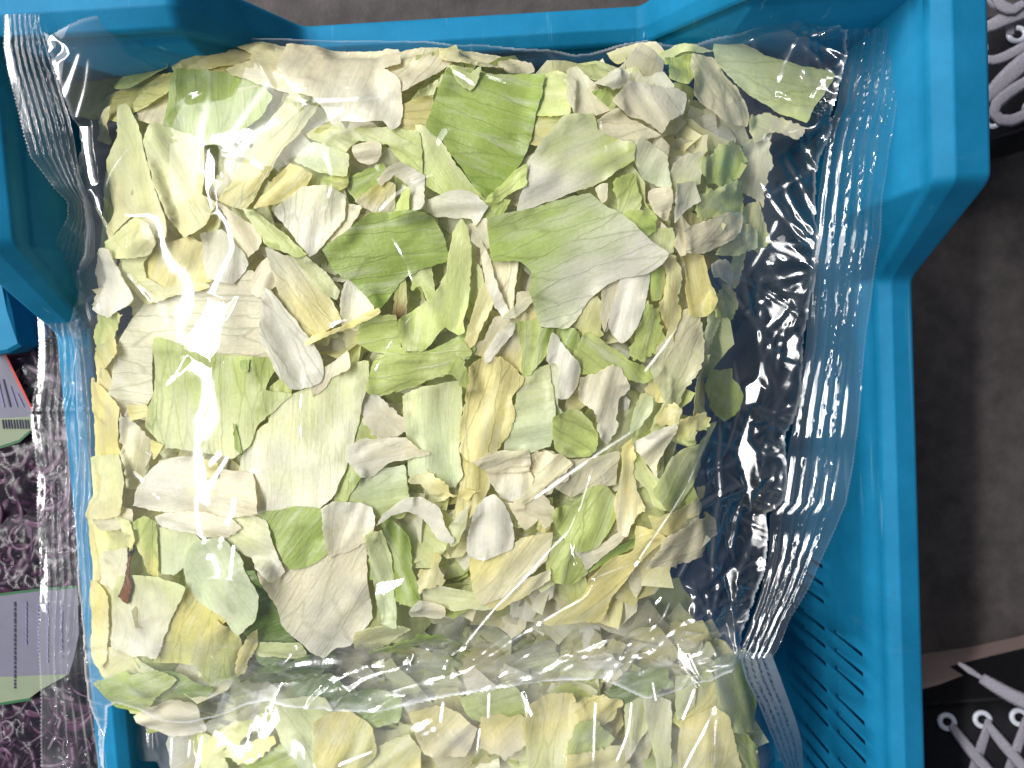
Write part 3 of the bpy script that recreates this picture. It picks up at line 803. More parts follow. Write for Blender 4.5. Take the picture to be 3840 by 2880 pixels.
2|wP|-70|70||5: -40,800 100,690 165,640 180,740 70,790 30,860 -40,900|pinkish ragged end left of the wavy green leaf
2|Vy|-90|-75|c.2|1: 700,1080 760,900 770,740 830,735 910,860 940,980 1000,1140 1080,1360 1100,1480 970,1480 870,1350 740,1480 720,1280|long pale leaf along the bag side by the dull seal
3|Vy|-90|-60|c-.2|1: 950,930 1000,810 1150,860 1290,900 1290,1240 1375,1290 1330,1420 1190,1500 1100,1400 1020,1180|frosted pale leaf under the three radiating creases
3|Vy|-40|30|c-.3|1: 720,1520 870,1400 1000,1450 1030,1560 980,1640 760,1650 640,1600|pale rounded lobe below the long pale leaf
1|SO|-60|40||1: 1320,1340 1400,1390 1380,1480 1330,1460|olive nook under the frosted pale leaf
2|YV|40|52|v1 c-.2|1: 1500,1160 1600,980 1700,830 1900,600 2020,640 1900,850 1800,960 1650,1210 1580,1290 1430,1240|striped pale leaf slanting from the white fan
3|MV|-20|-20|c-.1|1: 1880,1020 2000,900 2212,990 2212,1130 2030,1090|mint translucent leaf beside the striped pale leaf
3|YY|50|40|c-.25|1: 1740,1150 1850,1050 1990,1120 1900,1240 1640,1325|yellow fold at the end of the striped pale leaf
3|wW|-90|80|v.9 c-.15|1: 1750,1340 1930,1210 2090,1190 2200,1260 2190,1400 2060,1560 1980,1630 1830,1450|white fan leaf with fine grey veins near the middle
3|PP|-70|-60||1: 1390,1300 1480,1350 1640,1470 1650,1560 1560,1640 1500,1560 1450,1400|peach blade beside the long bright streak
4|wW|-60|80|c-.15|S: 764,882 835,864 876,905 917,950 929,997 876,1062 782,1044 760,962|white rounded piece under the long bright streak
4|VL|-50|-48|c-.3|1: 1530,1315 1660,1370 1800,1480 1960,1620 1900,1650 1700,1560 1620,1450|long pale green shred crossing from the peach blade
1|wY|-60|60||1: 600,860 700,740 760,720 720,800 700,900|pale sliver between the olive strip and the long pale leaf
1|OL|-80|0||1: 1980,860 2080,800 2200,830 2160,900 2040,900|olive green scrap under the white fan
2|lO|0|10||1: 2060,1150 2212,1110 2212,1190 2120,1230|olive scrap next to the mint translucent leaf
4|Mv|-40|-15|v.8 c-.12|3: 240,260 330,240 450,290 560,360 700,400 1000,470 930,600 850,720 820,780 640,720 500,630 400,560 330,490 250,400|big pale green leaf reaching out to the bright ribbed seal
3|pP|-80|-70|c-.2|3: 100,350 230,370 330,500 400,560 450,740 430,800 280,790 100,640 80,480|dull cream leaf beneath the big leaf by the bright seal
2|lL|-90|80||3: -60,380 90,350 90,500 40,560 -60,520|yellow-green leaf top beside the dull cream leaf
3|VP|-60|-30|f.8|3: 430,770 560,720 700,760 830,820 760,880 620,860 500,900|frilled pale scrap under the big leaf by the bright seal
2|wV|-80|60|f.4|3: -20,1050 150,990 140,1150 60,1230 -20,1280|frosty white shred in the frilly corner
2|vG|-70|70|f1|3: 150,1060 330,900 420,1000 400,1100 250,1200 170,1180|deeply frilled green leaf in the far corner near the bright seal
1|wp|-90|80|f.6|3: 420,960 560,900 590,1060 540,1280 420,1200|pale grey frill next to the frilled green leaf
2|vL|-60|50|f.7|3: 100,1270 250,1230 380,1180 390,1350 130,1420|crumpled green band under the frilled green leaf
3|wW|-70|70||3: -20,1190 110,1170 145,1290 60,1330 -20,1420|small white flap beside the crumpled green band
1|yl|-80|80|f.5|3: 420,1380 510,1330 600,1520 520,1580 430,1500|ragged yellow scrap hanging in the clear film corner
2|lV|-80|60|f.3|2: 1880,1180 2000,1120 2040,1250 2020,1370 1910,1360|green crinkled piece beyond the broad white leaf
2|wM|-70|60||2: 2000,960 2050,890 2200,1000 2212,1180 2060,1130|frosty flap above the green crinkled piece
2|LG|-60|-20|f.5|2: 1880,1400 2100,1330 2130,1400 2100,1480 1980,1450|green crease of leaf beyond the largest leaf
1|vV|-90|80||2: 2090,1490 2240,1470 2240,1600 2130,1620|pale upright scrap beyond the largest leaf
2|PP|-70|20||2: 2110,1230 2230,1220 2210,1390 2130,1340|cream torn flap beyond the largest leaf
3|wP|-90|80||2: 1760,1200 1830,1180 1830,1275 1795,1290|tiny white cube of lettuce heart under the broad white leaf
2|Ll|-70|-40|f.3 v.8|A: 430,930 560,1000 700,1100 900,1180 800,1250 560,1220 340,1190 340,1040|green-tinged triangle with a saw-toothed end
5|PW|-80|70|c-.3 f.4|S: 2179,1417 2239,1402 2278,1372 2318,1372 2358,1417 2363,1456 2330,1500 2318,1540 2318,1610 2278,1669 2248,1645 2234,1560 2174,1506 2169,1461|peach ruffled piece like a flower, near the round leaf
4|Ll|-60|-30|c-.5 v1|B: 150,130 240,90 330,70 440,170 480,260 470,370 420,430 270,420 170,380 150,300|round lime leaf with a clear net of veins
3|WW|-90|75|c-.3 v.1|A: 680,480 870,450 850,640 790,830 680,960 600,910 570,810 640,600|clean white tongue below the largest leaf
2|pP|-80|75||A: 540,560 650,480 680,490 600,700 540,860 510,760|tan strip beside the clean white tongue
1|yO|-80|70|f.6|A: 380,740 480,640 520,700 500,880 440,920 330,830|frayed olive scrap beside the clean white tongue
2|Gl|-90|85|c-.5|A: 880,430 980,400 990,560 960,640 890,650 870,540|smooth green stem beside the clean white tongue
3|yY|-85|82|c-.2 f.4|A: 980,390 1040,330 1100,400 1110,520 1090,650 1120,750 1060,900 1050,940 1000,920 1010,850 950,720 970,600 1000,500|long beige ribbon beside the smooth green stem
3|YS|-80|-80|c.3 v.6|A: 1060,250 1130,290 1280,320 1310,480 1350,640 1290,760 1180,750 1140,560 1130,400|golden folded leaf with parallel grooves
4|PP|-30|30|v1 c-.15|A: 1140,120 1300,60 1440,0 1580,0 1590,90 1500,200 1370,260 1250,300 1140,300 1130,200|cream leaf with branching veins above the golden fold
3|Pp|-80|75|c.3|A: 1060,230 1100,140 1140,120 1140,300 1110,320|folded cream edge of the veined leaf above the golden fold
2|lL|-70|70|f1|A: 740,1080 760,950 800,800 860,700 940,760 980,970 960,1010 830,1080|lime frill with curly ridges beneath the white tongue
2|VM|-40|20|v.6|A: 1370,310 1480,150 1590,90 1680,130 1690,250 1550,300|pale translucent leaf end poking toward the dark gap
3|WW|-70|-40|c-.4|A: 1310,400 1400,370 1470,430 1490,520 1480,580 1430,540 1390,490 1330,480|small white curl beside the golden fold
3|lG|-80|70|v.6|A: 1290,1180 1400,1190 1500,1180 1510,1250 1560,1300 1590,1370 1560,1480 1450,1560 1360,1480 1320,1400|lone green leaf scrap stuck out in the dark clear gap
1|MV|-80|70|f.3|A: 1300,760 1400,780 1475,900 1440,1010 1370,1100 1290,1150 1270,1000|frosted pale leaf at the brink of the dark gap beside the mottled beige leaf
1|yL|-80|70|f.5|A: 1330,640 1450,560 1540,600 1530,700 1460,780 1340,780|yellowish ragged leaf at the brink of the dark gap below the small white curl
1|Vw|-80|70|f.3|A: 1480,330 1560,300 1580,420 1520,540 1490,480|grey-white scrap behind the small white curl
1|VY|-80|70|f.3|A: 1240,1150 1310,1120 1300,1400 1260,1560 1180,1600 1200,1300|pale upright strip along the brink above the scalloped scrap
2|pV|-80|60|f.4|A: 980,1000 1130,800 1230,800 1275,1000 1240,1150 1160,1290 1060,1500 900,1590 930,1450 1000,1390 920,1240 910,1170|mottled beige leaf behind the long film fold
3|VM|-80|65||A: 810,1360 900,1390 880,1500 800,1620 720,1660 760,1500|white stick below the peach ruffled piece
1|SY|-80|70|f.5|A: 850,1340 900,1250 980,1300 980,1400 870,1390|amber frill under the mottled beige leaf
3|Yy|-30|20|f.9|B: 900,180 930,110 1050,30 1095,60 1060,160 980,190|yellow frill with a curled edge under the film fold
2|YL|-70|60|f.8|B: 1090,170 1180,100 1260,90 1300,160 1280,220 1190,210 1200,300 1130,300|yellow-green scalloped scrap at the brink of the dark gap
3|VL|-60|58|v.8 c-.15|B: 880,640 960,520 1020,420 1160,350 1290,270 1400,190 1300,400 1200,600 1090,760 1010,800 900,700|pale green blade running along the bright diagonal crease
4|YP|-85|82|c-.2 f.2|B: 740,280 765,430 750,550 780,670 830,800 770,870 740,930 700,1030 640,1000 630,880 620,780 640,640 660,500 660,360|long yellow-beige ribbon twisting down beside the white blade
3|WP|-60|45||B: 750,340 860,270 1000,200 1080,180 1050,280 960,420 910,560 860,480 800,400|white blade with a pale centre below the yellow frill
2|vV|-60|-60||B: 750,420 800,400 860,520 940,600 1000,800 900,770 860,670 770,580|pale lobe under the white blade
3|Yp|20|30|c-.3|B: 850,830 940,830 1080,800 1200,740 1310,680 1280,760 1150,880 1000,960 900,960|pointed yellow shoot-like piece reaching the dark gap
4|PP|0|20|v1 f.4|B: 930,1000 1100,930 1200,880 1300,860 1380,900 1405,1030 1300,1080 1120,1190 960,1200 820,1200 890,1080|cream leaf with brownish veins beside the pointed yellow piece
3|YY|-60|40|v.7 c-.08|B: 760,960 880,980 950,1030 850,1150 780,1230 690,1370 590,1500 520,1659 330,1659 100,1659 400,1450 430,1340 560,1220 740,1130|large smooth yellow leaf between the two bright diagonal creases
3|Ll|-70|65|c-.15|B: 290,800 440,660 550,660 620,760 600,930 480,1110 330,1130 200,1000 150,880 180,800|spring green leaf crossed by the bright diagonal crease
2|WP|-40|25||B: 340,1140 480,1110 640,1010 680,1040 560,1150 420,1260 380,1200|white band under the spring green leaf
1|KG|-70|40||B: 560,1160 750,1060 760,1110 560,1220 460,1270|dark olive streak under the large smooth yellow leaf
1|Ll|-60|60||B: 140,1120 290,1090 340,1200 390,1290 300,1360 190,1350 130,1270|lime patch beneath the bright diagonal crease
1|pP|-60|40||B: 130,560 280,470 480,450 600,420 580,620 420,660 300,700|pinkish leaf under the small forked crease
2|PP|-80|60|f.5|B: 0,420 90,390 200,420 300,470 250,600 180,640 0,760|cream translucent leaf near the small forked crease
1|lY|-60|60||B: 60,780 140,760 150,900 90,980 40,960|pinkish bud-like scrap beside the bright white tongue
3|Yp|-50|50|v.5 c-.15|8: 960,330 1050,325 1200,250 1300,200 1470,160 1440,330 1300,450 1170,570 1040,610 985,520|long dull cream leaf below the bright white tongue
2|Yp|30|45||8: 1050,590 1170,570 1300,460 1440,400 1440,470 1290,560 1150,640|brown-streaked cream strip along the first bright diagonal crease
3|WP|-85|80||8: 30,0 100,-40 260,-30 330,0 355,100 300,200 70,310 45,180|white wedge above the cream folded leaf at the near end
4|WW|-30|-40|c.4 v0|8: 380,90 430,20 540,-50 650,-60 750,0 800,120 850,200 830,225 750,200 650,70 540,30 440,60|glassy white arch-shaped rib under the film
2|wV|-80|70||8: 830,120 880,40 940,0 930,100 880,210 840,230|thin pale blade between the white arch and the bright tongue
3|VM|-85|-80|v.6|8: 300,170 400,150 450,350 480,740 400,700 360,560 320,330|pale upright strip beside the dark green strip
3|DG|-80|-75|c-.25 v.7|8: 400,90 440,60 560,190 590,400 640,570 590,610 480,580 470,300|vivid dark green upright strip near the lower bright patch
2|lG|0|10||8: 250,370 310,330 330,450 270,430|green chip beside the pale upright strip
3|GD|0|15|f1|8: 340,900 480,830 600,770 740,750 840,770 890,830 860,900 820,900 740,850 640,870 520,920 400,940|vivid green frilly leaf at the near end of the bag
3|WP|0|-10||8: 580,650 630,590 790,620 800,680 760,710 590,690|white chunk above the vivid green frilly leaf
1|wV|-20|-10||8: 560,610 700,500 1000,560 1080,630 830,640 640,590|long pale rib with a small brown eye mark
4|Yy|-80|70|f.7|8: 620,520 620,400 700,380 740,290 760,380 800,460 720,500 640,530|small cream curl like a paper scrap at the near end
2|PW|-70|55|c-.15 v.6|S: 1011,2152 1117,2122 1347,2023 1359,2200 1372,2310 1300,2400 1259,2405 1222,2428 1140,2393 1081,2340 1058,2258|big cream folded leaf with a brownish shadow at the near end
2|yV|20|15||8: 260,760 480,710 560,740 450,830 300,900 250,860|yellowish rib end under the vivid green strip
2|GG|-50|50|v.5|7: 1680,60 1900,20 2080,30 2090,250 2000,330 1860,370 1780,240|plain mid-green patch of leaf near the white wedge
3|WP|0|-8|c-.4|7: 1000,50 1200,20 1450,60 1535,120 1400,195 1200,155 1040,120|white lens-shaped rib at the near side by the dull seal
2|VM|-80|80||7: 1030,150 1200,160 1260,220 1180,350 1120,400 1010,380|pale green-white square under the white lens-shaped rib
2|lS|-80|80||7: 870,100 950,60 1010,100 1020,400 960,380 930,290 870,200|yellow-green stalk beside the pale green-white square
3|MM|-80|-60|c-.1|7: 1180,360 1260,220 1430,200 1560,330 1655,540 1640,680 1530,775 1420,680 1280,600 1200,480|icy mint leaf pressed flat against the film
3|VW|-80|75|c-.1|7: 690,700 760,450 900,430 1050,420 1215,480 1130,650 1060,800 990,940 700,930 680,850|pale rectangular leaf carrying a hook-shaped glint
1|SO|-60|60||7: 1040,830 1220,530 1350,620 1430,700 1300,850 1240,960 1000,970|olive yellow shadowed leaf next to the pale rectangular leaf
2|YL|-70|70|v.7 c-.3|7: 1240,960 1290,850 1400,720 1520,780 1535,880 1510,1050 1340,1120 1300,1050|yellow-green folded leaf at the near corner
3|YY|60|62|c-.5|7: 1500,1050 1530,920 1600,800 1665,750 1640,870 1560,1040|yellow pod-like curl at the near corner
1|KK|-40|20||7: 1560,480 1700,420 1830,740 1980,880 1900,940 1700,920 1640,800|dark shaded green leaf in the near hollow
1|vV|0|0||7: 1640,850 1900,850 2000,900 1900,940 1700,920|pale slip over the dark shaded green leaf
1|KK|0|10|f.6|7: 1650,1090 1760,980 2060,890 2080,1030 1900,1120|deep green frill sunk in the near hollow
2|Gl|-40|20|v.7|7: 620,1130 800,1060 1000,1030 1120,1080 1000,1180 900,1300 760,1260 680,1200|green leaf at the very corner of the front bag over the lower crate side
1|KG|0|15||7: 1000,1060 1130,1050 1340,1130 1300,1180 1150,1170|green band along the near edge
3|PW|-80|10|c-.4 v.2|7: 880,1320 1000,1240 1250,1200 1310,1330 1295,1430 1100,1460 950,1400|pinkish white lump sagging over the near edge
1|YV|-80|70||7: 590,90 760,70 845,230 720,300 620,290|yellow leaf on the bag side above the brown-edged piece
2|wP|-80|75||7: 630,310 840,250 835,400 790,500 720,500 640,480|pale scrap beside the brown-edged piece
3|BB|-90|-80|c-.4 v0|7: 845,250 850,330 832,440 850,480 820,600 755,560 790,480 825,380|small rusty brown withered bit at the near corner
1|Yy|-80|80||7: 600,520 690,600 680,930 640,980 600,900|yellow strip along the bag side under the rusty bit
1|VP|0|0||4: 590,1610 720,1600 860,1620 870,1700 720,1740 590,1720|pale strip on the bag side above the yellow leaf
2|LY|-50|-50|f.5 v.5|4: 600,520 650,400 840,420 770,520 780,620 700,700 640,700 620,650|yellow-green wavy fold bulging at the bag side
1|YP|-40|-50|c-.2|4: 640,680 720,780 790,900 960,940 940,1020 820,1010 680,880|tan rolled edge under the pale leaf with parallel veins
1|YS|-85|80||4: 610,860 700,900 800,1000 790,1200 830,1310 650,1320 600,1200|golden leaf on the bag side below the wavy fold
1|Vy|-85|80||4: 590,1340 780,1310 830,1450 780,1620 590,1640|pale yellow leaf low on the bag side
2|Wy|-80|75|f.4|4: 790,1040 960,1200 940,1330 870,1480 820,1310 790,1200|cream ruffle beside the golden leaf
3|SS|0|0||4: 950,1190 1050,1220 1000,1305|small amber chip below the golden leaf
2|SY|0|0||4: 820,970 930,980 920,1040 840,1060|bright yellow fleck above the cream ruffle
2|VY|-80|70||7: 750,60 860,70 870,190 850,240 780,110|thin pale blade beside the yellow-green stalk
2|VW|-30|-30||7: 1420,60 1620,70 1690,100 1740,250 1800,380 1730,430 1640,330 1500,240|pale leaf dropping from the white lens-shaped rib
"""
LOWER = """
1|VM|-80|-55|v.7|7: 1700,1310 1800,1250 2050,1240 2100,1330 2180,1480 2080,1600 1980,1640 1880,1540 1780,1400|broad pale leaf in the lower bag under the sagging film edge
1|YL|30|30|f.8 c.4|7: 1380,1450 1500,1380 1680,1300 1725,1340 1600,1420 1460,1510|yellow curled shred in the lower bag beside the broad pale leaf
1|VY|20|25|f.5 c.5|7: 1400,1560 1600,1500 1700,1450 1745,1480 1600,1600|pale ring of shred in the lower bag
0|Gl|20|20|f.8|7: 1600,1590 1850,1520 1960,1610 1900,1670 1650,1670|green frill in the lower bag at the picture's edge
0|VV|-80|80||7: 1270,1470 1400,1500 1450,1670 1320,1670|pale strip in the lower bag beside the vertical glints
1|YV|-85|75|v.7|8: 1360,1280 1480,1240 1590,1240 1640,1340 1580,1500 1550,1670 1380,1670 1330,1400|cream upright leaf in the lower bag
0|Ll|0|10||8: 960,1240 1200,1160 1300,1250 1340,1400 1200,1380 1020,1330|lime leaf in the lower bag next to the cream upright leaf
0|YP|-60|40|f.4|8: 1060,1370 1250,1360 1300,1480 1180,1570 1060,1500|amber crumpled leaf in the lower bag
0|VY|-60|40||8: 320,1650 360,1560 550,1480 610,1560 600,1670|pale arch of leaf in the lower bag below the white glare
1|SY|-60|30|f.5|8: 1640,1250 1790,1210 1900,1240 1840,1350 1700,1400|mustard leaf in the lower bag
1|lL|-70|60|f.4|8: 1650,1400 1750,1380 1860,1480 1780,1600 1600,1590|green crumple in the lower bag between two upright glints
1|Yy|0|10|f.6|8: 1600,1560 1800,1550 1930,1500 1920,1620 1650,1660|yellow tuft in the lower bag
1|VW|-85|80||8: 1960,1280 2070,1250 2080,1400 1960,1550|frosted pale leaf in the lower bag
1|wV|-85|80||8: 2080,1250 2222,1280 2222,1600 2150,1620 2110,1450|tall pale leaf in the lower bag beside the frosted one
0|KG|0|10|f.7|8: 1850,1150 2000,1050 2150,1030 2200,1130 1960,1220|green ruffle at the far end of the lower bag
1|Yy|-85|80|v.6 c-.3|9: 60,1400 220,1300 300,1350 360,1560 375,1690 50,1690|large yellow tent-shaped leaf in the lower bag
0|lG|-80|-60||9: 310,1400 380,1380 480,1500 510,1610 440,1630 370,1500|green strip beside the tent-shaped yellow leaf
0|LY|-60|50||9: 120,1080 200,1080 250,1260 100,1380 0,1310|yellow-green leaf in the lower bag above the tent-shaped one
0|VV|-60|50||9: 0,1100 95,1090 95,1240 0,1310|pale square end in the lower bag above the tent-shaped one
0|MG|-60|-70||9: 240,970 400,940 495,1020 450,1280 260,1250|grey-green leaf in the lower bag below the bright seal's end
0|YP|-60|40||8: 620,1340 800,1300 960,1400 900,1540 700,1520|straw coloured leaf in the lower bag under the glare
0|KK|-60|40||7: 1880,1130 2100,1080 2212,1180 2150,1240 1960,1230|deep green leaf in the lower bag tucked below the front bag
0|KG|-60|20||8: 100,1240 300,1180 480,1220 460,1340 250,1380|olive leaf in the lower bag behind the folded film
1|YO|-60|60||8: 0,1390 150,1330 300,1420 320,1560 180,1659 20,1659|dull yellow leaf in the lower bag beside the broad pale leaf
"""

def run_leaves(block, H, base, group, seed0, dark=1.0):
    rows = []
    for k, ln in enumerate(x for x in block.strip().split('\n')):
        f = ln.split('|')
        rows.append((int(f[0]), k, f))
    rows.sort(key=lambda r: (r[0], r[1]))
    for L_, k, f in rows:
        pix = P(f[5])
        pix = pix.mean(0) + (pix - pix.mean(0)) * (1.30, 1.24, 1.16, 1.06, 1.02, 1.0)[L_]
        op = {o[0]: float(o[1:]) for o in f[4].split()}
        z = base(*un(pix[:, 0], pix[:, 1], -.02).T)
        for _ in range(3):
            xy = un(pix[:, 0], pix[:, 1], z)
            iy, ix = cell(xy[:, 0], xy[:, 1])
            z = 0.5 * H[iy, ix] + 0.5 * H[iy, ix].mean() + 0.001
        r = sheet_mesh('lettuce_piece', xy, None, float(f[3]) + 3, np.array(PAL[f[1][0]]) * dark, np.array(PAL[f[1][1]]) * dark, float(f[2]), seed0 + k, M_LEAF,
                       soft=.85 if f[1] in ('WW', 'PP') and op.get('f', 0) == 0 else .28, vein=op.get('v', .28 if f[1][0] in 'WPwVvMyY' else .85), frill=op.get('f', 0.08), Hmap=H, curl=op.get('c'), top_of=lambda x, y: base(x, y) + .006, thick=0.0008 if f[1] in ('WW', 'BB') else 0.00035)
        if not r:
            continue
        me, top, tri = r
        splat(H, top, tri)
        link('lettuce_piece', me, None, f[6], 'lettuce', group)

def filler(name, H, base, n, x0, x1, y0, y1, depth, seed, keep, label):
    """shreds and small pieces deep in the bag, seen only through the gaps"""
    r = np.random.default_rng(seed)
    V, F, C, R = [], [], [], []
    nvert = 0
    cols = [PAL[c] for c in 'YyyVvVLlPwwpW']
    while n > 0:
        x, y = r.uniform(x0, x1), r.uniform(y0, y1)
        if not keep(x, y):
            continue
        n -= 1
        a = r.uniform(0, math.pi)
        ln, wd = r.uniform(.010, .028), r.uniform(.005, .017)
        nu, nv = 9, 5
        s, t = np.meshgrid(np.linspace(-1, 1, nu), np.linspace(-1, 1, nv), indexing='ij')
        wob = 1 + .25 * np.sin(s * 3 + r.uniform(0, 6)) + .12 * r.standard_normal(s.shape)
        ls, lt = s * ln, t * wd * wob * (1 - .3 * np.abs(s) ** 2.5)
        tilt1, tilt2 = r.normal(0, .30), r.normal(0, .5)
        z = ls * tilt1 + lt * tilt2 + r.normal(0, .3) * wd * t ** 2 + r.normal(0, .16) * ln * s ** 2 + .0007 * r.standard_normal(s.shape)
        px, py = x + ls * math.cos(a) - lt * math.sin(a), y + ls * math.sin(a) + lt * math.cos(a)
        z = z - z.max() + float(base(np.array([x]), np.array([y]))[0]) - depth * r.uniform(0, 1) ** 1.3
        V.append(np.stack([px, py, z], -1).reshape(-1, 3))
        F.append(quadgrid(nu, nv) + nvert)
        nvert += nu * nv
        c = np.array(cols[r.integers(len(cols))]) * r.uniform(.8, 1.0)
        c2 = np.array(cols[r.integers(len(cols))])
        u = ((s + 1) / 2 * r.choice([0, 1])).reshape(-1, 1)
        C.append(np.column_stack([c * (1 - u) + c2 * u, np.ones(nu * nv)]))
        R.append(np.stack([ls * 100 + r.uniform(0, 40), lt * 100 + r.uniform(0, 40), np.full(s.shape, .5)], -1).reshape(-1, 3))
    V, F = np.concatenate(V), np.concatenate(F)
    me = mesh_np(name, V, F, M_LEAF, True, {'col': ('FLOAT_COLOR', np.concatenate(C)), 'rib': ('FLOAT_VECTOR', np.concatenate(R))})
    link(name, me, None, label, 'lettuce', None, 'stuff')
    splat(H, V, np.concatenate([F[:, [0, 1, 2]], F[:, [0, 2, 3]]]))

FRONT_EDGE = P('1: 420,330 620,300 850,300 1180,330 1560,300 2: 0,310 700,320 1000,360 1450,470 1700,400 2050,310 2212,360 3: 230,330 600,420 900,520 700,760 500,900 430,1100 560,1500 6: 350,50 330,300 200,600 150,800 150,1000 230,1080 100,1500 150,1620 9: 200,200 100,450 8: 1700,860 1200,900 700,900 300,930 7: 2000,900 1700,1100 1300,1420 1000,1430 750,1260 640,1100 630,500 610,0 4: 620,1300 620,800 620,450 640,100 1: 760,1400 740,1100 640,850 430,620')
fe = un(FRONT_EDGE[:, 0], FRONT_EDGE[:, 1], -.02)
KEEPMAP = inside(fe, GX, GY)
KSOFT = blur(KEEPMAP.astype(float), 6)
KWIDE = blur(KEEPMAP.astype(float), 22)
def keepf(x, y):
    iy, ix = cell(np.array([x]), np.array([y]))
    return KWIDE[iy[0], ix[0]] > .93
HA[:] = np.where(KEEPMAP, HA - 0.006, -0.05)
filler('lettuce_shreds', HA, lambda x, y: pillow(x, y) - .0048, 1000, -.195, .12, -.165, .13, .011, 5, keepf, 'mass of small chopped lettuce shreds deep inside the front bag')
HA = np.where(KEEPMAP, blur(maxf(HA, 3), 7) + .0012, -.05)
HA = np.where(KSOFT > .02, HA, -.046)
run_leaves(FRONT, HA, pillow, 'chopped lettuce pieces in the front bag', 100)

LOW_EDGE = np.array([(-.170, -.147), (-.10, -.142), (0, -.138), (.08, -.128), (.105, -.140), (.112, -.17), (.118, -.23), (-.16, -.23)])
LKEEP = inside(LOW_EDGE, GX, GY)
LSOFT = blur(LKEEP.astype(float), 6)
LWIDE = blur(LKEEP.astype(float), 18)
def keepl(x, y):
    iy, ix = cell(np.array([x]), np.array([y]))
    return LWIDE[iy[0], ix[0]] > .93
HB[:] = np.where(LKEEP, HB - .006, -.075)
filler('lettuce_shreds', HB, lambda x, y: lower_pillow(x, y) - .0055, 420, -.17, .12, -.23, -.138, .011, 6, keepl, 'mass of chopped lettuce shreds deep inside the lower bag')
HB = np.where(LKEEP, blur(maxf(HB, 3), 7) + .0012, -.07)
HB = np.where(LSOFT > .02, HB, -.07)
run_leaves(LOWER, HB, lower_pillow, 'chopped lettuce pieces in the lower bag', 700)

# ---------------------------------------------------------------- film: envelopes, folds and seals
LAMPS = [np.array((-1.60, 0.45, 2.2))]
EYE = np.array((0, 0, CAM_H))

def facets(seed, cellsize, amp):
    """crumpled film: heights at scattered points joined by flat facets"""
    r = np.random.default_rng(seed)
    gx, gy = np.meshgrid(np.arange(X0 - .02, X1 + .02, cellsize), np.arange(Y0 - .02, Y1 + .02, cellsize))
    px = (gx + r.uniform(-.48, .48, gx.shape) * cellsize).ravel()
    py = (gy + r.uniform(-.48, .48, gx.shape) * cellsize).ravel()
    pz = r.uniform(-1, 1, px.size) * amp
    vs, _, fs, _, _, _ = geometry.delaunay_2d_cdt([Vector((a, b)) for a, b in zip(px, py)], [], [], 0, 1e-9)
    if len(vs) != px.size:
        return np.zeros_like(GX)
    out = np.zeros_like(GX)
    xy = np.stack([px, py], 1)
    for f in fs:
        (ax, ay), (bx, by), (cx, cy_) = xy[list(f)]
        den = (by - cy_) * (ax - cx) + (cx - bx) * (ay - cy_)
        if abs(den) < 1e-12:
            continue
        i0, i1 = int((min(ax, bx, cx) - X0) / CS), int((max(ax, bx, cx) - X0) / CS) + 2
        j0, j1 = int((min(ay, by, cy_) - Y0) / CS), int((max(ay, by, cy_) - Y0) / CS) + 2
        i0, j0, i1, j1 = max(i0, 0), max(j0, 0), min(i1, NX), min(j1, NY)
        if i0 >= i1 or j0 >= j1:
            continue
        X, Y = GX[j0:j1, i0:i1], GY[j0:j1, i0:i1]
        l1 = ((by - cy_) * (X - cx) + (cx - bx) * (Y - cy_)) / den
        l2 = ((cy_ - ay) * (X - cx) + (ax - cx) * (Y - cy_)) / den
        l3 = 1 - l1 - l2
        m = (l1 >= -1e-6) & (l2 >= -1e-6) & (l3 >= -1e-6)
        z = l1 * pz[f[0]] + l2 * pz[f[1]] + l3 * pz[f[2]]
        out[j0:j1, i0:i1][m] = z[m]
    return out

def base_slope(F):
    B = blur(F, 3)
    gy, gx = np.gradient(B, CS)
    return gx, gy

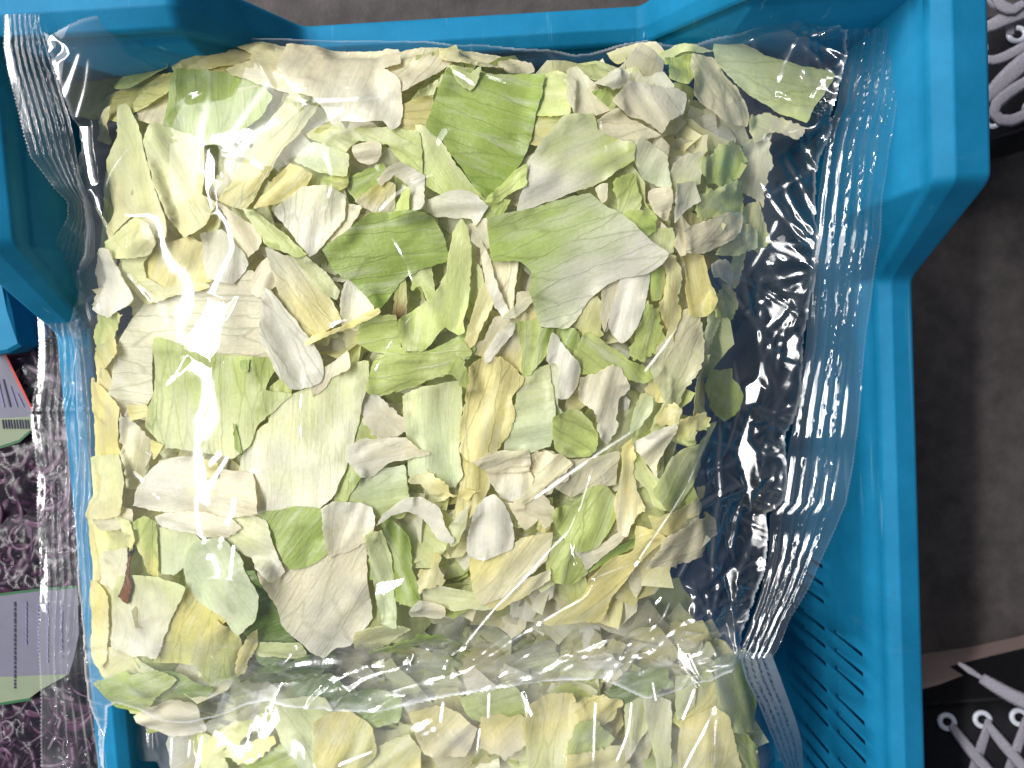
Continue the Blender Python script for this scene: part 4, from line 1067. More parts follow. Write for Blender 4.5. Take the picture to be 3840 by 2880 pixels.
def crease(F, pix, h, sig, taper=True, fold=None):
    z = float(F[cell(*un(pix[:, 0], pix[:, 1], -.015).mean(0)[:, None])][0])
    xy = catmull(un(pix[:, 0], pix[:, 1], z), False, 0.0015)
    r = np.random.default_rng(int(abs(pix[0, 0] * 7 + pix[0, 1])) % 100000)
    i0, j0 = cell(xy[:, 0].min() - 5 * sig, xy[:, 1].min() - 5 * sig)[::-1]
    i1, j1 = cell(xy[:, 0].max() + 5 * sig, xy[:, 1].max() + 5 * sig)[::-1]
    X, Y = GX[j0:j1 + 1, i0:i1 + 1], GY[j0:j1 + 1, i0:i1 + 1]
    best = np.full(X.shape, 9.0)
    amp = np.ones(X.shape)
    kk = np.zeros(X.shape)
    sd = np.zeros(X.shape)
    n = len(xy)
    tube = [LAMPS[0] + np.array((0, q, 0)) for q in np.linspace(-1.45, 1.45, 30)]
    for k in range(n - 1):
        a, b = xy[k], xy[k + 1]
        d = b - a
        t = np.clip(((X - a[0]) * d[0] + (Y - a[1]) * d[1]) / (d @ d + 1e-12), 0, 1)
        q = np.hypot(X - a[0] - t * d[0], Y - a[1] - t * d[1])
        m = q < best
        best[m] = q[m]
        s = (k + t) / (n - 1)
        w_ = (np.minimum(1, np.minimum(s, 1 - s) * 6 + .15) if taper else 1.0) * (1 + .35 * math.sin(k * .9) * r.uniform(.4, 1))
        amp[m] = np.broadcast_to(w_, X.shape)[m]
        if fold is not None:
            # how steeply the film is kinked across this stretch of the fold
            c = np.append((a + b) / 2, z)
            v = (EYE - c) / np.linalg.norm(EYE - c)
            bb = np.array([-d[1], d[0]]) / (np.linalg.norm(d) + 1e-12)
            iy, ix = cell(c[0], c[1])
            g0 = np.array([fold[0][iy, ix], fold[1][iy, ix]])
            bestk = None
            for l in tube:
                u = (l - c) / np.linalg.norm(l - c) + v
                need = -u[:2] / u[2] - g0
                kq = need @ bb
                res = abs(need @ np.array([-bb[1], bb[0]])) + .15 * abs(kq)
                if bestk is None or res < bestk[0]:
                    bestk = (res, kq)
            kk[m] = np.clip(1.2 * bestk[1], -1.3, 1.3)
            sd[m] = ((X - a[0]) * bb[0] + (Y - a[1]) * bb[1])[m]
    if fold is None:
        F[j0:j1 + 1, i0:i1 + 1] += h * amp * np.exp(-0.5 * (best / sig) ** 2)
    else:
        F[j0:j1 + 1, i0:i1 + 1] += kk * sd * np.exp(-0.5 * (best / sig) ** 2) * np.clip(amp * 3, 0, 1)
    q_ = CRS[j0:j1 + 1, i0:i1 + 1]
    np.maximum(q_, min(1, h / .0007) * np.clip(amp, 0, 1) * np.exp(-0.5 * (best / (sig * 1.1)) ** 2), out=q_)

CRS = np.zeros_like(GX)

def flat_facet(F, floor_, pix, which=None, soft=1.0, blend=1.0):
    """a taut flat patch of film, tilted the way film lies where it mirrors a ceiling tube"""
    z = float(F[cell(*un(pix[:, 0], pix[:, 1], -.012).mean(0)[:, None])][0])
    xy = un(pix[:, 0], pix[:, 1], z)
    xy = xy.mean(0) + (xy - xy.mean(0)) * 1.2
    m = inside(xy, GX, GY)
    if m.sum() < 4:
        return
    c = np.array([GX[m].mean(), GY[m].mean(), F[m].mean()])
    v = (EYE - c) / np.linalg.norm(EYE - c)
    opts = []
    for l in (LAMPS if which is None else [LAMPS[which]]):
        for yy in (np.linspace(-1.4, 1.4, 19) if l[0] > -1 else (0,)):
            d = l + np.array((0, yy, 0)) - c
            h = d / np.linalg.norm(d) + v
            opts.append(h / np.linalg.norm(h))
    G = np.stack([GX[m] - c[0], GY[m] - c[1], np.ones(m.sum())], 1)
    co = np.linalg.lstsq(G, F[m], rcond=None)[0]
    n0 = np.array([-co[0], -co[1], 1]); n0 /= np.linalg.norm(n0)
    n = max(opts, key=lambda o: o @ n0)
    pl = c[2] - (n[0] * (GX - c[0]) + n[1] * (GY - c[1])) / n[2]
    pl = pl + max(0, np.percentile((floor_ - pl)[m], 92))
    wgt = blur(m.astype(float), soft) * blend
    F[:] = F * (1 - wgt) + pl * wgt

def film_from(F, mask, name, mat, parent, haze):
    ids = np.full(F.shape, -1, np.int64)
    c = mask[:-1, :-1] & mask[1:, :-1] & mask[:-1, 1:] & mask[1:, 1:]
    use = np.zeros(F.shape, bool)
    use[:-1, :-1] |= c; use[1:, :-1] |= c; use[:-1, 1:] |= c; use[1:, 1:] |= c
    ids[use] = np.arange(use.sum())
    j, i = np.nonzero(c)
    faces = np.stack([ids[j, i], ids[j, i + 1], ids[j + 1, i + 1], ids[j + 1, i]], 1)
    v = np.stack([GX[use], GY[use], F[use]], 1)
    return link(name, mesh_np(name, v, faces, mat, True, {'haze': ('FLOAT', haze[use]), 'creased': ('FLOAT', CRS[use])}), parent)

nz = Noise2(31)
print('film start')
BIG, MED, SML = facets(1, .019, 1.0), facets(2, .0075, 1.0), facets(3, .0035, 1.0)

# ---- lower bag
bag2 = thing('lettuce_bag', 'lower clear bag of chopped lettuce, half hidden under the front bag', 'bag', (0, 0, 0), 'clear bags of chopped lettuce')
LOWF = P('7: 560,1420 760,1330 1000,1180 8: 0,1080 600,1000 1100,950 1700,960 9: 0,850 440,960 470,1110 560,1260 640,1450 730,1659 760,1760 7: 760,1760 700,1600')
lf = un(LOWF[:, 0], LOWF[:, 1], -.045)
m2 = inside(lf, GX, GY)
leaf2 = HB > -.066
F2 = np.maximum(blur(maxf(HB, 14), 13), -.064)
cov = blur(leaf2.astype(float), 8)
F2 = F2 + (.0004 + (1 - cov) * .001) * BIG + .0006 * nz(GX, GY * .5, .018) + .0002 * MED
F2 = np.maximum(F2, HB + .0004)
F2 = blur(F2, 1.3)
GF2 = base_slope(F2)
for s in ('8: 1730,1659 1745,1400 1760,1230', '8: 1990,1230 1960,1400 1880,1590', '8: 1080,1150 1075,1300', '8: 1250,1130 1300,1220 1365,1255', '7: 885,1370 890,1660', '7: 1285,1450 1270,1660', '7: 1215,1470 1210,1600',
          '9: 240,1270 60,1600 20,1680', '9: 240,1270 225,1659', '9: 60,900 100,1000 140,1070', '8: 1020,1390 1000,1560', '8: 130,1610 340,1540', '8: 2110,1080 2130,1200', '7: 1080,1480 1085,1659', '8: 790,1210 775,1330', '9: 100,1130 10,1310', '8: 600,1340 700,1420 760,1440', '8: 700,1360 780,1440 860,1470', '8: 820,1400 900,1480 990,1550', '8: 640,1420 740,1380'):
    crease(F2, P(s), .0013, .0010, fold=GF2)
for s in ('8: 1260,1140 1300,1140 1370,1250 1330,1265', '7: 1255,1480 1300,1460 1300,1659 1250,1659', '9: 0,950 130,1070 100,1075 0,1000', '8: 560,1370 680,1310 740,1330 640,1400'):
    flat_facet(F2, HB, P(s))
film_from(F2, m2, 'film', M_FILM2, bag2, np.clip(.04 + .06 * nz(GX, GY, .02) + .05 * nz(GX * .3, GY, .004), 0, .2))

# ---- front bag
CRS[:] = 0
bag = thing('lettuce_bag', 'front clear plastic bag packed with pale green chopped lettuce, shiny ribbed seal along one side', 'bag', (0, 0, 0), 'clear bags of chopped lettuce')
RO = P('3: 1475,175 1440,430 1400,700 1350,950 1312,1250 1300,1500 6: 1280,0 1240,250 1200,500 1170,800 1150,1100 1120,1350 1080,1600 9: 1000,150 920,320 830,510 720,700 640,900 600,960')
RI = P('3: 1110,175 1060,480 1030,650 965,850 925,1050 900,1250 880,1500 6: 850,100 830,400 815,600 780,800 735,1100 700,1300 670,1600 9: 600,50 590,250 560,400 500,620 440,780 385,930 380,960')
LO = P('1: 25,90 20,290 60,480 100,650 150,850 195,1000 240,1060 340,1200 430,1290 425,1390 380,1480 320,1640 4: 330,0 290,130 245,250 235,400 245,600 240,800 212,960 207,1110 225,1250 240,1400 235,1640 7: 240,200 255,500 245,800 250,1000 260,1200 260,1450 265,1659 270,1760')
LI = P('1: 250,150 300,330 370,540 440,750 470,900 500,1100 570,1300 600,1450 600,1640 4: 520,130 500,300 500,450 520,560 555,800 580,1000 585,1300 575,1500 570,1640 7: 560,200 580,500 580,1000 600,1200 640,1400 680,1659 700,1760')
TOPB = P('1: 250,160 430,300 630,250 830,182 1000,212 1170,330 1240,232 1320,212 1560,270 1700,296 2: 0,292 400,290 700,298 850,330 1070,322 1500,358 1620,392 1700,385 1900,312 2060,278 2212,300 3: 100,285 200,250 330,225 500,160 800,120 1110,165')
BOTB = P('9: 380,940 200,1080 8: 2050,1180 1800,1098 1450,1102 1170,1134 900,1185 400,1272 100,1300 7: 1700,1250 1480,1380 1300,1455 1150,1472 1000,1442 930,1405 860,1335 720,1270 660,1300 640,1400 620,1500')
zs = np.interp(GX + GY * .06, [-.19, -.10, .05, .14], [-.047, -.044, -.034, -.025])
sm = lambda v: np.clip(v, 0, 1) ** 2 * (3 - 2 * np.clip(v, 0, 1))
up = sm((-.122 - GX) / .03) * sm((GY - .018) / .045)                     # the far corner of the bag rides up against the raised corner of the crate
zs = zs * (1 - up) + (.0075 * sm((-.135 - GX) / .028) - .006 * (1 - sm((-.135 - GX) / .028))) * up
flap = sm((-.098 - GY + .08 * GX) / .022) * sm((GX + .125) / .03) * sm((.105 - GX) / .03)      # the taut near end of the bag stands clear of the bag below
zs = zs * (1 - flap) - .0115 * flap
poly = np.concatenate([TOPB, RI, BOTB, LI[::-1]])
pz = np.interp(poly[:, 0], [100, 3200], [-.044, -.026])
zl0 = lambda py: np.interp(py, [50, 500, 700, 950, 1150, 1300, 2000, 2880], [.0085, .0085, .002, -.026, -.046, -.0475, -.0475, -.05])
nl_ = slice(len(TOPB) + len(RI) + len(BOTB), None)
pz[nl_] = zl0(poly[nl_, 1])
pz[:6] = [.004, -.004, -.010, -.014, -.018, -.022]
nb_ = slice(len(TOPB) + len(RI), len(TOPB) + len(RI) + len(BOTB))
pz[nb_] = np.interp(poly[nb_, 0], [380, 900, 2300, 2800], [-.040, -.013, -.013, -.028])
pxy = un(poly[:, 0], poly[:, 1], pz)
m1 = inside(pxy, GX, GY)
leafm = (HA > -.045) & (KSOFT > .3)
HL = np.where(HA > -.0455, HA, -.06)
PIL = np.where(inside(fe, GX, GY), pillow(GX, GY) + .0078, -.06)
D = np.maximum(blur(maxf(HL, 10), 10), zs)
D = np.maximum(D, zs)
D = np.maximum(D, np.where(m2, F2 + .0012, -9))
cov = blur((maxf(HL, 3) > -.045).astype(float), 10)
free = np.clip(1 - cov, 0, 1)
low = np.clip((-.105 - GY) / .03, 0, 1)
TAUT = blur(np.maximum(np.maximum(PIL, zs), blur(maxf(HL, 26), 24) - .002), 16)
TAUT = TAUT * (1 - low) + np.maximum(blur(TAUT, 34), TAUT - .004) * low
F = np.maximum(blur(D, 8) * .35 + TAUT * .65, np.maximum(zs, HL))
F = blur(F, 9)
rgt = np.clip((GX - .055) / .02, 0, 1)
F += free * (BIG * (.0040 + .0055 * rgt) + MED * (.0006 + .0010 * rgt)) + (1 - free) * ((.00044 + .0001 * low) * nz(GX + .2 * GY, GY * .38, .024) + .00010 * nz(GX + .3 * GY + 7, GY * .45, .011) + BIG * (.0003 + .0008 * low))
F = np.maximum(F, HL + .0004)
F = blur(F, 2.0)
F = np.maximum(F, HL + .0002)
GF = base_slope(F)
for s, h, g in (('1: 1240,425 1180,478 1040,522 920,590 820,640', .7, .8), ('1: 1250,430 1250,490 1200,600 1080,690 900,800 770,890', 1.0, 1.0), ('1: 770,890 720,980 650,1130 590,1290 500,1480', .8, .8),
                ('1: 1250,430 1320,470 1318,700 1300,870 1330,950', .8, .8), ('1: 1340,1300 1440,1420 1480,1560 4: 1470,0 1420,100 1350,250 1330,330', 1.2, 1.2),
                ('1: 1880,330 1720,520 1640,650 1530,830', .6, .7), ('1: 1790,760 1650,840 1510,1000', .7, .7), ('1: 1880,620 2000,642 2: 0,645 300,632 500,600', .6, .7),
                ('1: 505,320 470,440 410,610', .8, .8), ('1: 550,360 530,560 470,800', .5, .6), ('1: 1350,910 1430,900 1500,990', .6, .7),
                ('8: 1640,0 1580,140 1480,240 1300,450 1130,630 1000,790 900,930 830,1105', 1.0, .9), ('8: 830,1105 1000,1000 1200,860 1390,740 1530,650 1690,550 1740,450', 1.0, .9), ('8: 1740,450 1980,360 2212,340', .6, .7),
                ('B: 1420,160 1180,640 940,980 780,1230 720,1450', .8, .8), ('8: 190,460 240,540 300,650 290,740 230,830', .7, .7), ('8: 240,860 400,1030 580,1110', .7, .7),
                ('8: 1595,230 1650,390', .6, .7), ('8: 1670,300 1730,430 1745,480', .6, .7), ('8: 270,1330 320,1280 540,1250 900,1190 1170,1135', .8, .8), ('8: 820,1100 960,980 1250,770', .4, .7),
                ('9: 70,310 0,450', .6, .7), ('7: 1035,480 1020,560 920,640 850,760', .9, .9), ('7: 850,765 960,712 1085,690', .9, .9), ('7: 1420,180 1400,250', .5, .6), ('7: 1495,230 1465,480', .4, .6), ('7: 1500,0 1440,110', .6, .7),
                ('5: 1750,1330 1650,1659', .6, .7), ('5: 1760,1320 1800,1400 1815,1480', .7, .7), ('4: 1410,1270 1350,1340', .7, .9), ('4: 1460,1290 1390,1400 1330,1500', .5, .6), ('4: 1500,1560 1480,1640', .6, .7), ('4: 1340,690 1300,960 1250,1080', .4, .6),
                ('A: 1630,430 1700,480 1695,630 1760,700 2030,985', 1.0, .9), ('A: 1700,485 2060,445', .6, .8), ('A: 2030,1000 1960,1150 1840,1340', .9, .9), ('A: 1980,0 2130,200', .8, .9), ('A: 1840,50 1740,250 1630,430', .6, .9),
                ('B: 1410,190 1430,270 1420,480 1385,900 1330,1350', .8, .9), ('B: 1840,480 1740,700 1660,910', 1.0, 1.1), ('B: 1850,560 1840,740 1870,900', .9, .9), ('B: 1780,720 1740,1000 1500,1340 1485,1420 1520,1659', 1.2, 1.1), ('B: 1870,900 1820,1150 1700,1500', 1.0, .9),
                ('B: 1790,720 1870,960', .7, .8), ('9: 480,600 270,660', .9, .9), ('9: 490,670 340,780 340,840 380,930', .9, .9), ('9: 230,790 60,900', .9, .9), ('9: 220,770 180,540', .5, .8), ('9: 270,470 240,600 190,670', .6, .8), ('9: 50,490 190,660 260,830', .6, .8),
                ('3: 640,640 690,380 800,210 1050,150', .9, .9), ('3: 1040,340 1030,460 960,620', .8, .9), ('3: 940,620 990,720', .8, .8), ('3: 690,1190 760,1350 880,1530', 1.0, .9), ('3: 760,910 860,1000 900,1130', .8, .9),
                ('A: 1340,660 1100,850 960,1030 820,1200', .7, 1.3), ('B: 750,240 450,430 0,745', .6, 1.1), ('C: 680,180 600,390', .8, .8), ('C: 740,250 650,360', .7, .8), ('C: 620,60 700,160 800,300', .8, .8), ('C: 600,890 700,1060 800,960 720,860 600,890', .7, .8), ('C: 540,400 560,640 570,800', .5, .8),
                ('2: 850,440 900,490 980,550', .7, .9), ('2: 1060,480 1180,525 1250,510', .5, .6), ('8: 1390,710 1410,790', .4, .6), ('8: 850,1080 1170,1130 1600,960', .4, .9), ('8: 1170,1115 1400,1060 1580,950 1900,950', .5, .8)):
    crease(F, P(s), h * .0015, (.45 + .55 * g) * .00110, fold=GF)
rc = np.random.default_rng(77)
def px_of(x, y, z=-.02):
    # a point of the crate as it lies in the photograph's frame, to share crease() with the traced folds
    v_ = np.array((x, y, z)) - EYE
    d_ = -(v_[1] * ST + v_[2] * CT)
    return 1920 + v_[0] / d_ * 1920 / HALF, 1440 - (v_[1] * CT - v_[2] * ST) / d_ * 1920 / HALF
n_c = 0
while n_c < 240:
    x, y = rc.uniform(-.20, .145), rc.uniform(-.165, .125)
    iy, ix = cell(np.array([x]), np.array([y]))
    if not m1[iy[0], ix[0]]:
        continue
    f_, lo_ = free[iy[0], ix[0]], low[iy[0], ix[0]]
    if rc.random() > .05 + .90 * f_ + .12 * lo_:
        continue
    n_c += 1
    a = rc.uniform(0, math.pi) if lo_ < .5 or f_ < .3 else rc.normal(.15, .35)
    ln = rc.uniform(.006, .022) * (1 + .5 * f_)
    k = rc.normal(0, .35)
    pts = []
    for t in np.linspace(-.5, .5, 4):
        pts.append(px_of(x + math.cos(a + k * t) * ln * t * 2, y + math.sin(a + k * t) * ln * t * 2))
    crease(F, np.array(pts), rc.uniform(.0002, .0005) + .0007 * f_ * rc.random() + .0003 * lo_, rc.uniform(.0006, .0011), fold=GF if f_ > .5 and rc.random() < .5 else None)
for s, wch in (('4: 1310,300 1410,330 1490,300 1430,420 1420,590 1350,680 1310,650 1190,600 1200,530 1270,400', 0), ('1: 1300,980 1350,960 1390,1040 1390,1130 1360,1200 1370,1320 1320,1310 1290,1200', 0),
               ('8: 350,470 480,440 570,410 530,500 420,560 350,540', None), ('2: 850,440 930,470 990,550 940,530', None), ('1: 1215,590 1275,570 1250,630 1210,635', None), ('1: 1880,630 1975,640 1930,695', None),
               ('A: 1780,190 1850,210 2000,320 2075,400 2050,430 1950,340 1830,270', None), ('A: 1870,1110 1950,1110 1950,1180 1880,1160', None), ('A: 1880,1080 1920,940 1960,900 2000,960 1950,1100', None),
               ('B: 1560,330 1640,120 1660,200 1640,320 1690,400 1640,520 1640,800 1610,760 1560,520 1540,420', None), ('B: 1660,190 1760,255 1700,265 1660,300', None), ('B: 1480,190 1520,175 1520,215 1475,215', None), ('A: 1590,1300 1690,1240 1720,1330 1690,1430 1590,1440', None),
               ('9: 320,480 360,440 400,430 390,500 380,600 385,900 370,880 345,560', None), ('9: 545,100 570,120 590,200 560,190', None), ('3: 800,208 930,170 1050,150 1010,200 930,230', None), ('3: 620,385 690,320 670,385', None), ('3: 770,900 850,960 900,1080 840,1000', None), ('3: 640,1170 750,1150 700,1210', None),
               ('3: 860,880 900,880 900,960 870,940', None), ('1: 460,830 560,830 570,1000 600,1200 660,1400 650,1480 560,1300 500,1100', None), ('C: 570,385 600,345 628,388', None), ('1: 250,170 330,200 420,300 350,370 340,330 380,310 300,230', None), ('1: 340,350 430,310 500,320 390,360', None),
               ('8: 2120,600 2170,560 2120,720 2090,740', None), ('9: 0,850 60,920 140,1060 110,1075 0,980', None), ('4: 1350,1340 1415,1265 1390,1310', None), ('7: 1330,940 1360,940 1355,975 1325,970', None), ('8: 1580,235 1610,230 1650,390 1630,340', None), ('C: 700,1 760,1 740,60', None), ('3: 1010,600 1060,620 1040,720 1000,720', None), ('3: 330,1000 360,1020 340,1060', None)):
    flat_facet(F, HL, P(s), wch)
edge_ = m1 & ~(-maxf(-m1.astype(float), 2) > .5)
streak = np.clip(nz(GX + GY * .3, GY * 4, .012) * 1.2 + nz(GX * 2 + GY, GY * 5, .004) * .5, 0, 1.5)
haze = .004 * free * (1 + nz(GX, GY, .02)) + .13 * np.clip((-.112 - GY + .06 * GX) / .025, 0, 1) * (.35 + streak)
haze = haze + .03 * np.clip((GX - .055) / .03, 0, 1) * (1 - free) + .03 * np.clip((-.10 - GX) / .06, 0, 1) * (1 - free)
haze = haze + blur(edge_.astype(float), .8) * np.where(GY < -.08, .60, .25) * (.6 + .6 * np.clip(nz(GX, GY, .01), 0, 1))
haze = haze + .10 * free * np.clip((-.125 - GX) / .02, 0, 1) * streak
film_from(blur(F, .7), m1, 'film', M_FILM, bag, np.clip(haze, 0, .5))

def seal(name, outer, inner, parent, mat, zrow, ribs, amp, bend, seed, nv=64, wrinkles=(), teeth=.0007, step=4.0, lip=0.14, hz=(.01, .05)):
    """ribbed heat seal between two traced edges"""
    y = np.arange(outer[:, 1].min(), outer[:, 1].max(), step)
    o_, i_ = np.interp(y, outer[:, 1], outer[:, 0]), np.interp(y, inner[:, 1], inner[:, 0])
    n = Noise2(seed)
    r = np.random.default_rng(seed)
    v = np.linspace(0, 1, nv)
    yy, vv = np.meshgrid(y, v, indexing='ij')
    pxx = o_[:, None] * (1 - vv) + i_[:, None] * vv
    zb = zrow(pxx, yy)
    xy = un(pxx, yy, zb)
    x_, y_ = xy[..., 0], xy[..., 1]
    rv = (vv - lip) / (1 - lip)
    ph = rv * ribs * 2 * math.pi + n(vv * .02, y_, .02) * .8
    prof = .6366 * np.arcsin(np.clip(np.sin(ph) * .985, -1, 1)) + .06 * np.sin(2 * ph + n(vv * .03, y_, .03) * 2)
    live = np.clip(.90 + .45 * n(vv * .02 + 2, y_, .016) + .25 * n(vv * .2, y_, .006), 0.15, 1.6)
    band = np.clip((rv - .02) / .05, 0, 1) * np.clip((1 - rv) / .05, 0, 1)
    z = zb + amp * prof * live * band + bend * (n(x_, y_, .035) + .35 * n(x_, y_, .014))
    z += .00007 * n(x_ * 1.0, y_, .0017) * np.clip(n(x_, y_ + 5, .022) * 2.2 - .4, 0, 1)
    for wy, slope, hh in wrinkles:
        d = (yy - wy - slope * (vv - .5) * 100) / 1920 * HALF * .33
        z += hh * (np.exp(-.5 * (d / .0006) ** 2))
    hazev = hz[0] * (1 + n(x_, y_, .01)) + hz[1] * band * np.clip(np.sin(ph + 1.0), 0, 1) ** 3 * np.clip(.5 + n(vv * .1, y_, .02), 0, 1.5)
    hazev = np.clip(hazev + np.where((vv < .02) | (vv > .985), hz[1], 0), 0, .6)
    saw = np.abs((y / 1920 * HALF * .33 / .0016) % 1 - .5) * 2 - .5
    x_ = x_ - np.sign((i_ - o_).mean()) * 0 + np.where(vv == 0, (saw[:, None]) * teeth, 0)
    return link(name, mesh_np(name, np.stack([x_, y_, z], -1).reshape(-1, 3), quadgrid(len(y), nv), mat, True, {'haze': ('FLOAT', hazev.ravel())}), parent)

KNY = [100, 455, 520, 800, 860, 1010, 1040, 1100, 1210, 1330, 1650, 1700, 1900, 2010, 2300, 2560]
KNZ = [-4, 6, 3, -3, -4, 1, -2, -2, 2, -3, 6, 1, 5, 0, 0, 0]
def zr_(px, py):
    zz = sum(np.interp(py + d, KNY, KNZ) for d in (-24, -12, 0, 12, 24)) / 5 * .001
    return np.interp(py, [100, 900, 1500, 2100, 2500], [-.022, -.026, -.027, -.027, -.030]) + (px - 3100) / 3840 * .004 + zz
seal('seal', RO, RI, bag, M_SEAL, zr_, 5, .00066, .0016, 3, wrinkles=[(320, 30, .0008), (455, -20, .0007), (1010, -40, .0012), (1095, 60, .001), (1210, 20, .0009), (1400, -20, .0006), (1620, -90, .001), (1690, 40, .0008), (1830, 60, .001), (2010, 30, .0008)])
zl_ = lambda px, py: zl0(py)
seal('seal', LO, LI, bag, M_SEAL2, zl_, 6, .00030, .0012, 4, wrinkles=[(500, 60, .0006), (590, -30, .0005), (1130, 30, .0008), (1260, 10, .0008), (1540, 0, .0008), (1660, -10, .0008), (1730, -40, .0008), (2020, -60, .0008), (2060, -60, .0008), (2440, 20, .0008), (2620, -30, .0009), (2720, -30, .0009), (2800, -60, .0009)], teeth=.0010, hz=(.03, .15))

# printed side seal of the lower bag, rows of tiny print running along it
def print_material():
    m, nt = nodes_of('printed_film')
    L = nt.links.new
    out = N(nt, 'ShaderNodeOutputMaterial')
    b = N(nt, 'ShaderNodeBsdfPrincipled', i_Roughness=0.3)
    ar = N(nt, 'ShaderNodeAttribute', attribute_name='rib')
    sp = N(nt, 'ShaderNodeSeparateXYZ')
    L(ar.outputs['Vector'], sp.inputs[0])
    mp = N(nt, 'ShaderNodeMapping'); mp.inputs['Scale'].default_value = (5, 1.2, 0)
    L(ar.outputs['Vector'], mp.inputs['Vector'])
    n1 = N(nt, 'ShaderNodeTexNoise', i_Scale=1.6, i_Detail=3, i_Roughness=.8)
    L(mp.outputs[0], n1.inputs['Vector'])
    row = N(nt, 'ShaderNodeMath', operation='PINGPONG', i_1=0.9)
    L(sp.outputs['Y'], row.inputs[0])
    r1 = N(nt, 'ShaderNodeMapRange', i_1=.45, i_2=.55, i_3=0, i_4=1)
    L(row.outputs[0], r1.inputs[0])
    r2 = N(nt, 'ShaderNodeMapRange', i_1=.46, i_2=.52, i_3=0, i_4=1)
    L(n1.outputs['Fac'], r2.inputs[0])
    r3 = N(nt, 'ShaderNodeMapRange', i_1=.15, i_2=.2, i_3=0, i_4=1)
    L(sp.outputs['Z'], r3.inputs[0])
    m1_ = N(nt, 'ShaderNodeMath', operation='MULTIPLY'); L(r1.outputs[0], m1_.inputs[0]); L(r2.outputs[0], m1_.inputs[1])
    m2_ = N(nt, 'ShaderNodeMath', operation='MULTIPLY'); L(m1_.outputs[0], m2_.inputs[0]); L(r3.outputs[0], m2_.inputs[1])
    mx = N(nt, 'ShaderNodeMixRGB')
    mx.inputs['Color1'].default_value = (.20, .25, .31, 1)
    mx.inputs['Color2'].default_value = (.03, .05, .10, 1)
    L(m2_.outputs[0], mx.inputs['Fac']); L(mx.outputs[0], b.inputs['Base Color'])
    tp = N(nt, 'ShaderNodeBsdfTransparent')
    ms = N(nt, 'ShaderNodeMixShader', i_0=.82)
    L(tp.outputs[0], ms.inputs[1]); L(b.outputs[0], ms.inputs[2]); L(ms.outputs[0], out.inputs['Surface'])
    return m
QO = P('9: 600,925 660,1080 710,1220 760,1360 795,1490 808,1659 815,1780')
QI = P('9: 395,925 440,1100 520,1250 600,1450 690,1659 730,1780')
y = np.arange(QO[:, 1].min(), QO[:, 1].max(), 4.0)
vv, yy = np.meshgrid(np.linspace(0, 1, 40), y)
pxx = np.interp(y, QO[:, 1], QO[:, 0])[:, None] * (1 - vv) + np.interp(y, QI[:, 1], QI[:, 0])[:, None] * vv
zq = -.046 - .020 * (1 - vv) * np.clip((yy - 2450) / 300, .2, 1)
xy = un(pxx, yy, zq)
zq = zq + .0010 * nz(xy[..., 0], xy[..., 1], .02) + .0003 * nz(xy[..., 0], xy[..., 1], .006)
rib = np.stack([yy / 100, vv * 9, vv], -1)
link('printed_seal', mesh_np('printed_seal', np.concatenate([xy, zq[..., None]], -1).reshape(-1, 3), quadgrid(len(y), 40), print_material(), True, {'rib': ('FLOAT_VECTOR', rib.reshape(-1, 3))}), bag2, 'white side seal with rows of tiny dark print')

# ---------------------------------------------------------------- the next crate, with bags of shredded red cabbage
ncr = thing('produce_crate', 'pale blue corner of the neighbouring crate that holds the red cabbage bags', 'crate')
def prism(name, pix, z1, z0, mat, parent, ztop=None, bev=.0015):
    xy = un(pix[:, 0], pix[:, 1], z1)
    n = len(xy)
    c = xy.mean(0)
    d = (xy - c) / np.linalg.norm(xy - c, axis=1)[:, None]
    rings = [(xy, z0), (xy, z1 - bev), (xy - d * bev, z1)]
    V = np.concatenate([np.column_stack([r_, np.full(n, z_)]) for r_, z_ in rings])
    bm = bmesh.new()
    vs = [bm.verts.new(v) for v in V]
    for k in range(2):
        for i in range(n):
            j = (i + 1) % n
            bm.faces.new((vs[k * n + i], vs[k * n + j], vs[(k + 1) * n + j], vs[(k + 1) * n + i]))
    bm.faces.new(vs[2 * n:])
    bmesh.ops.recalc_face_normals(bm, faces=bm.faces)
    me = bpy.data.meshes.new(name)
    bm.to_mesh(me); bm.free()
    me.materials.append(mat)
    return link(name, me, parent)
prism('rim', P('C: -60,440 5,690 80,975 152,1240 60,1290 -40,1306 -140,1320 -170,1000 -200,500'), -.052, -.066, M_CRATE2, ncr)
prism('wall', P('C: -60,500 0,740 60,960 125,1215 40,1260 -30,1275 -60,1200 -120,900 -170,500'), -.0665, -.2155, M_CRATE2, ncr)

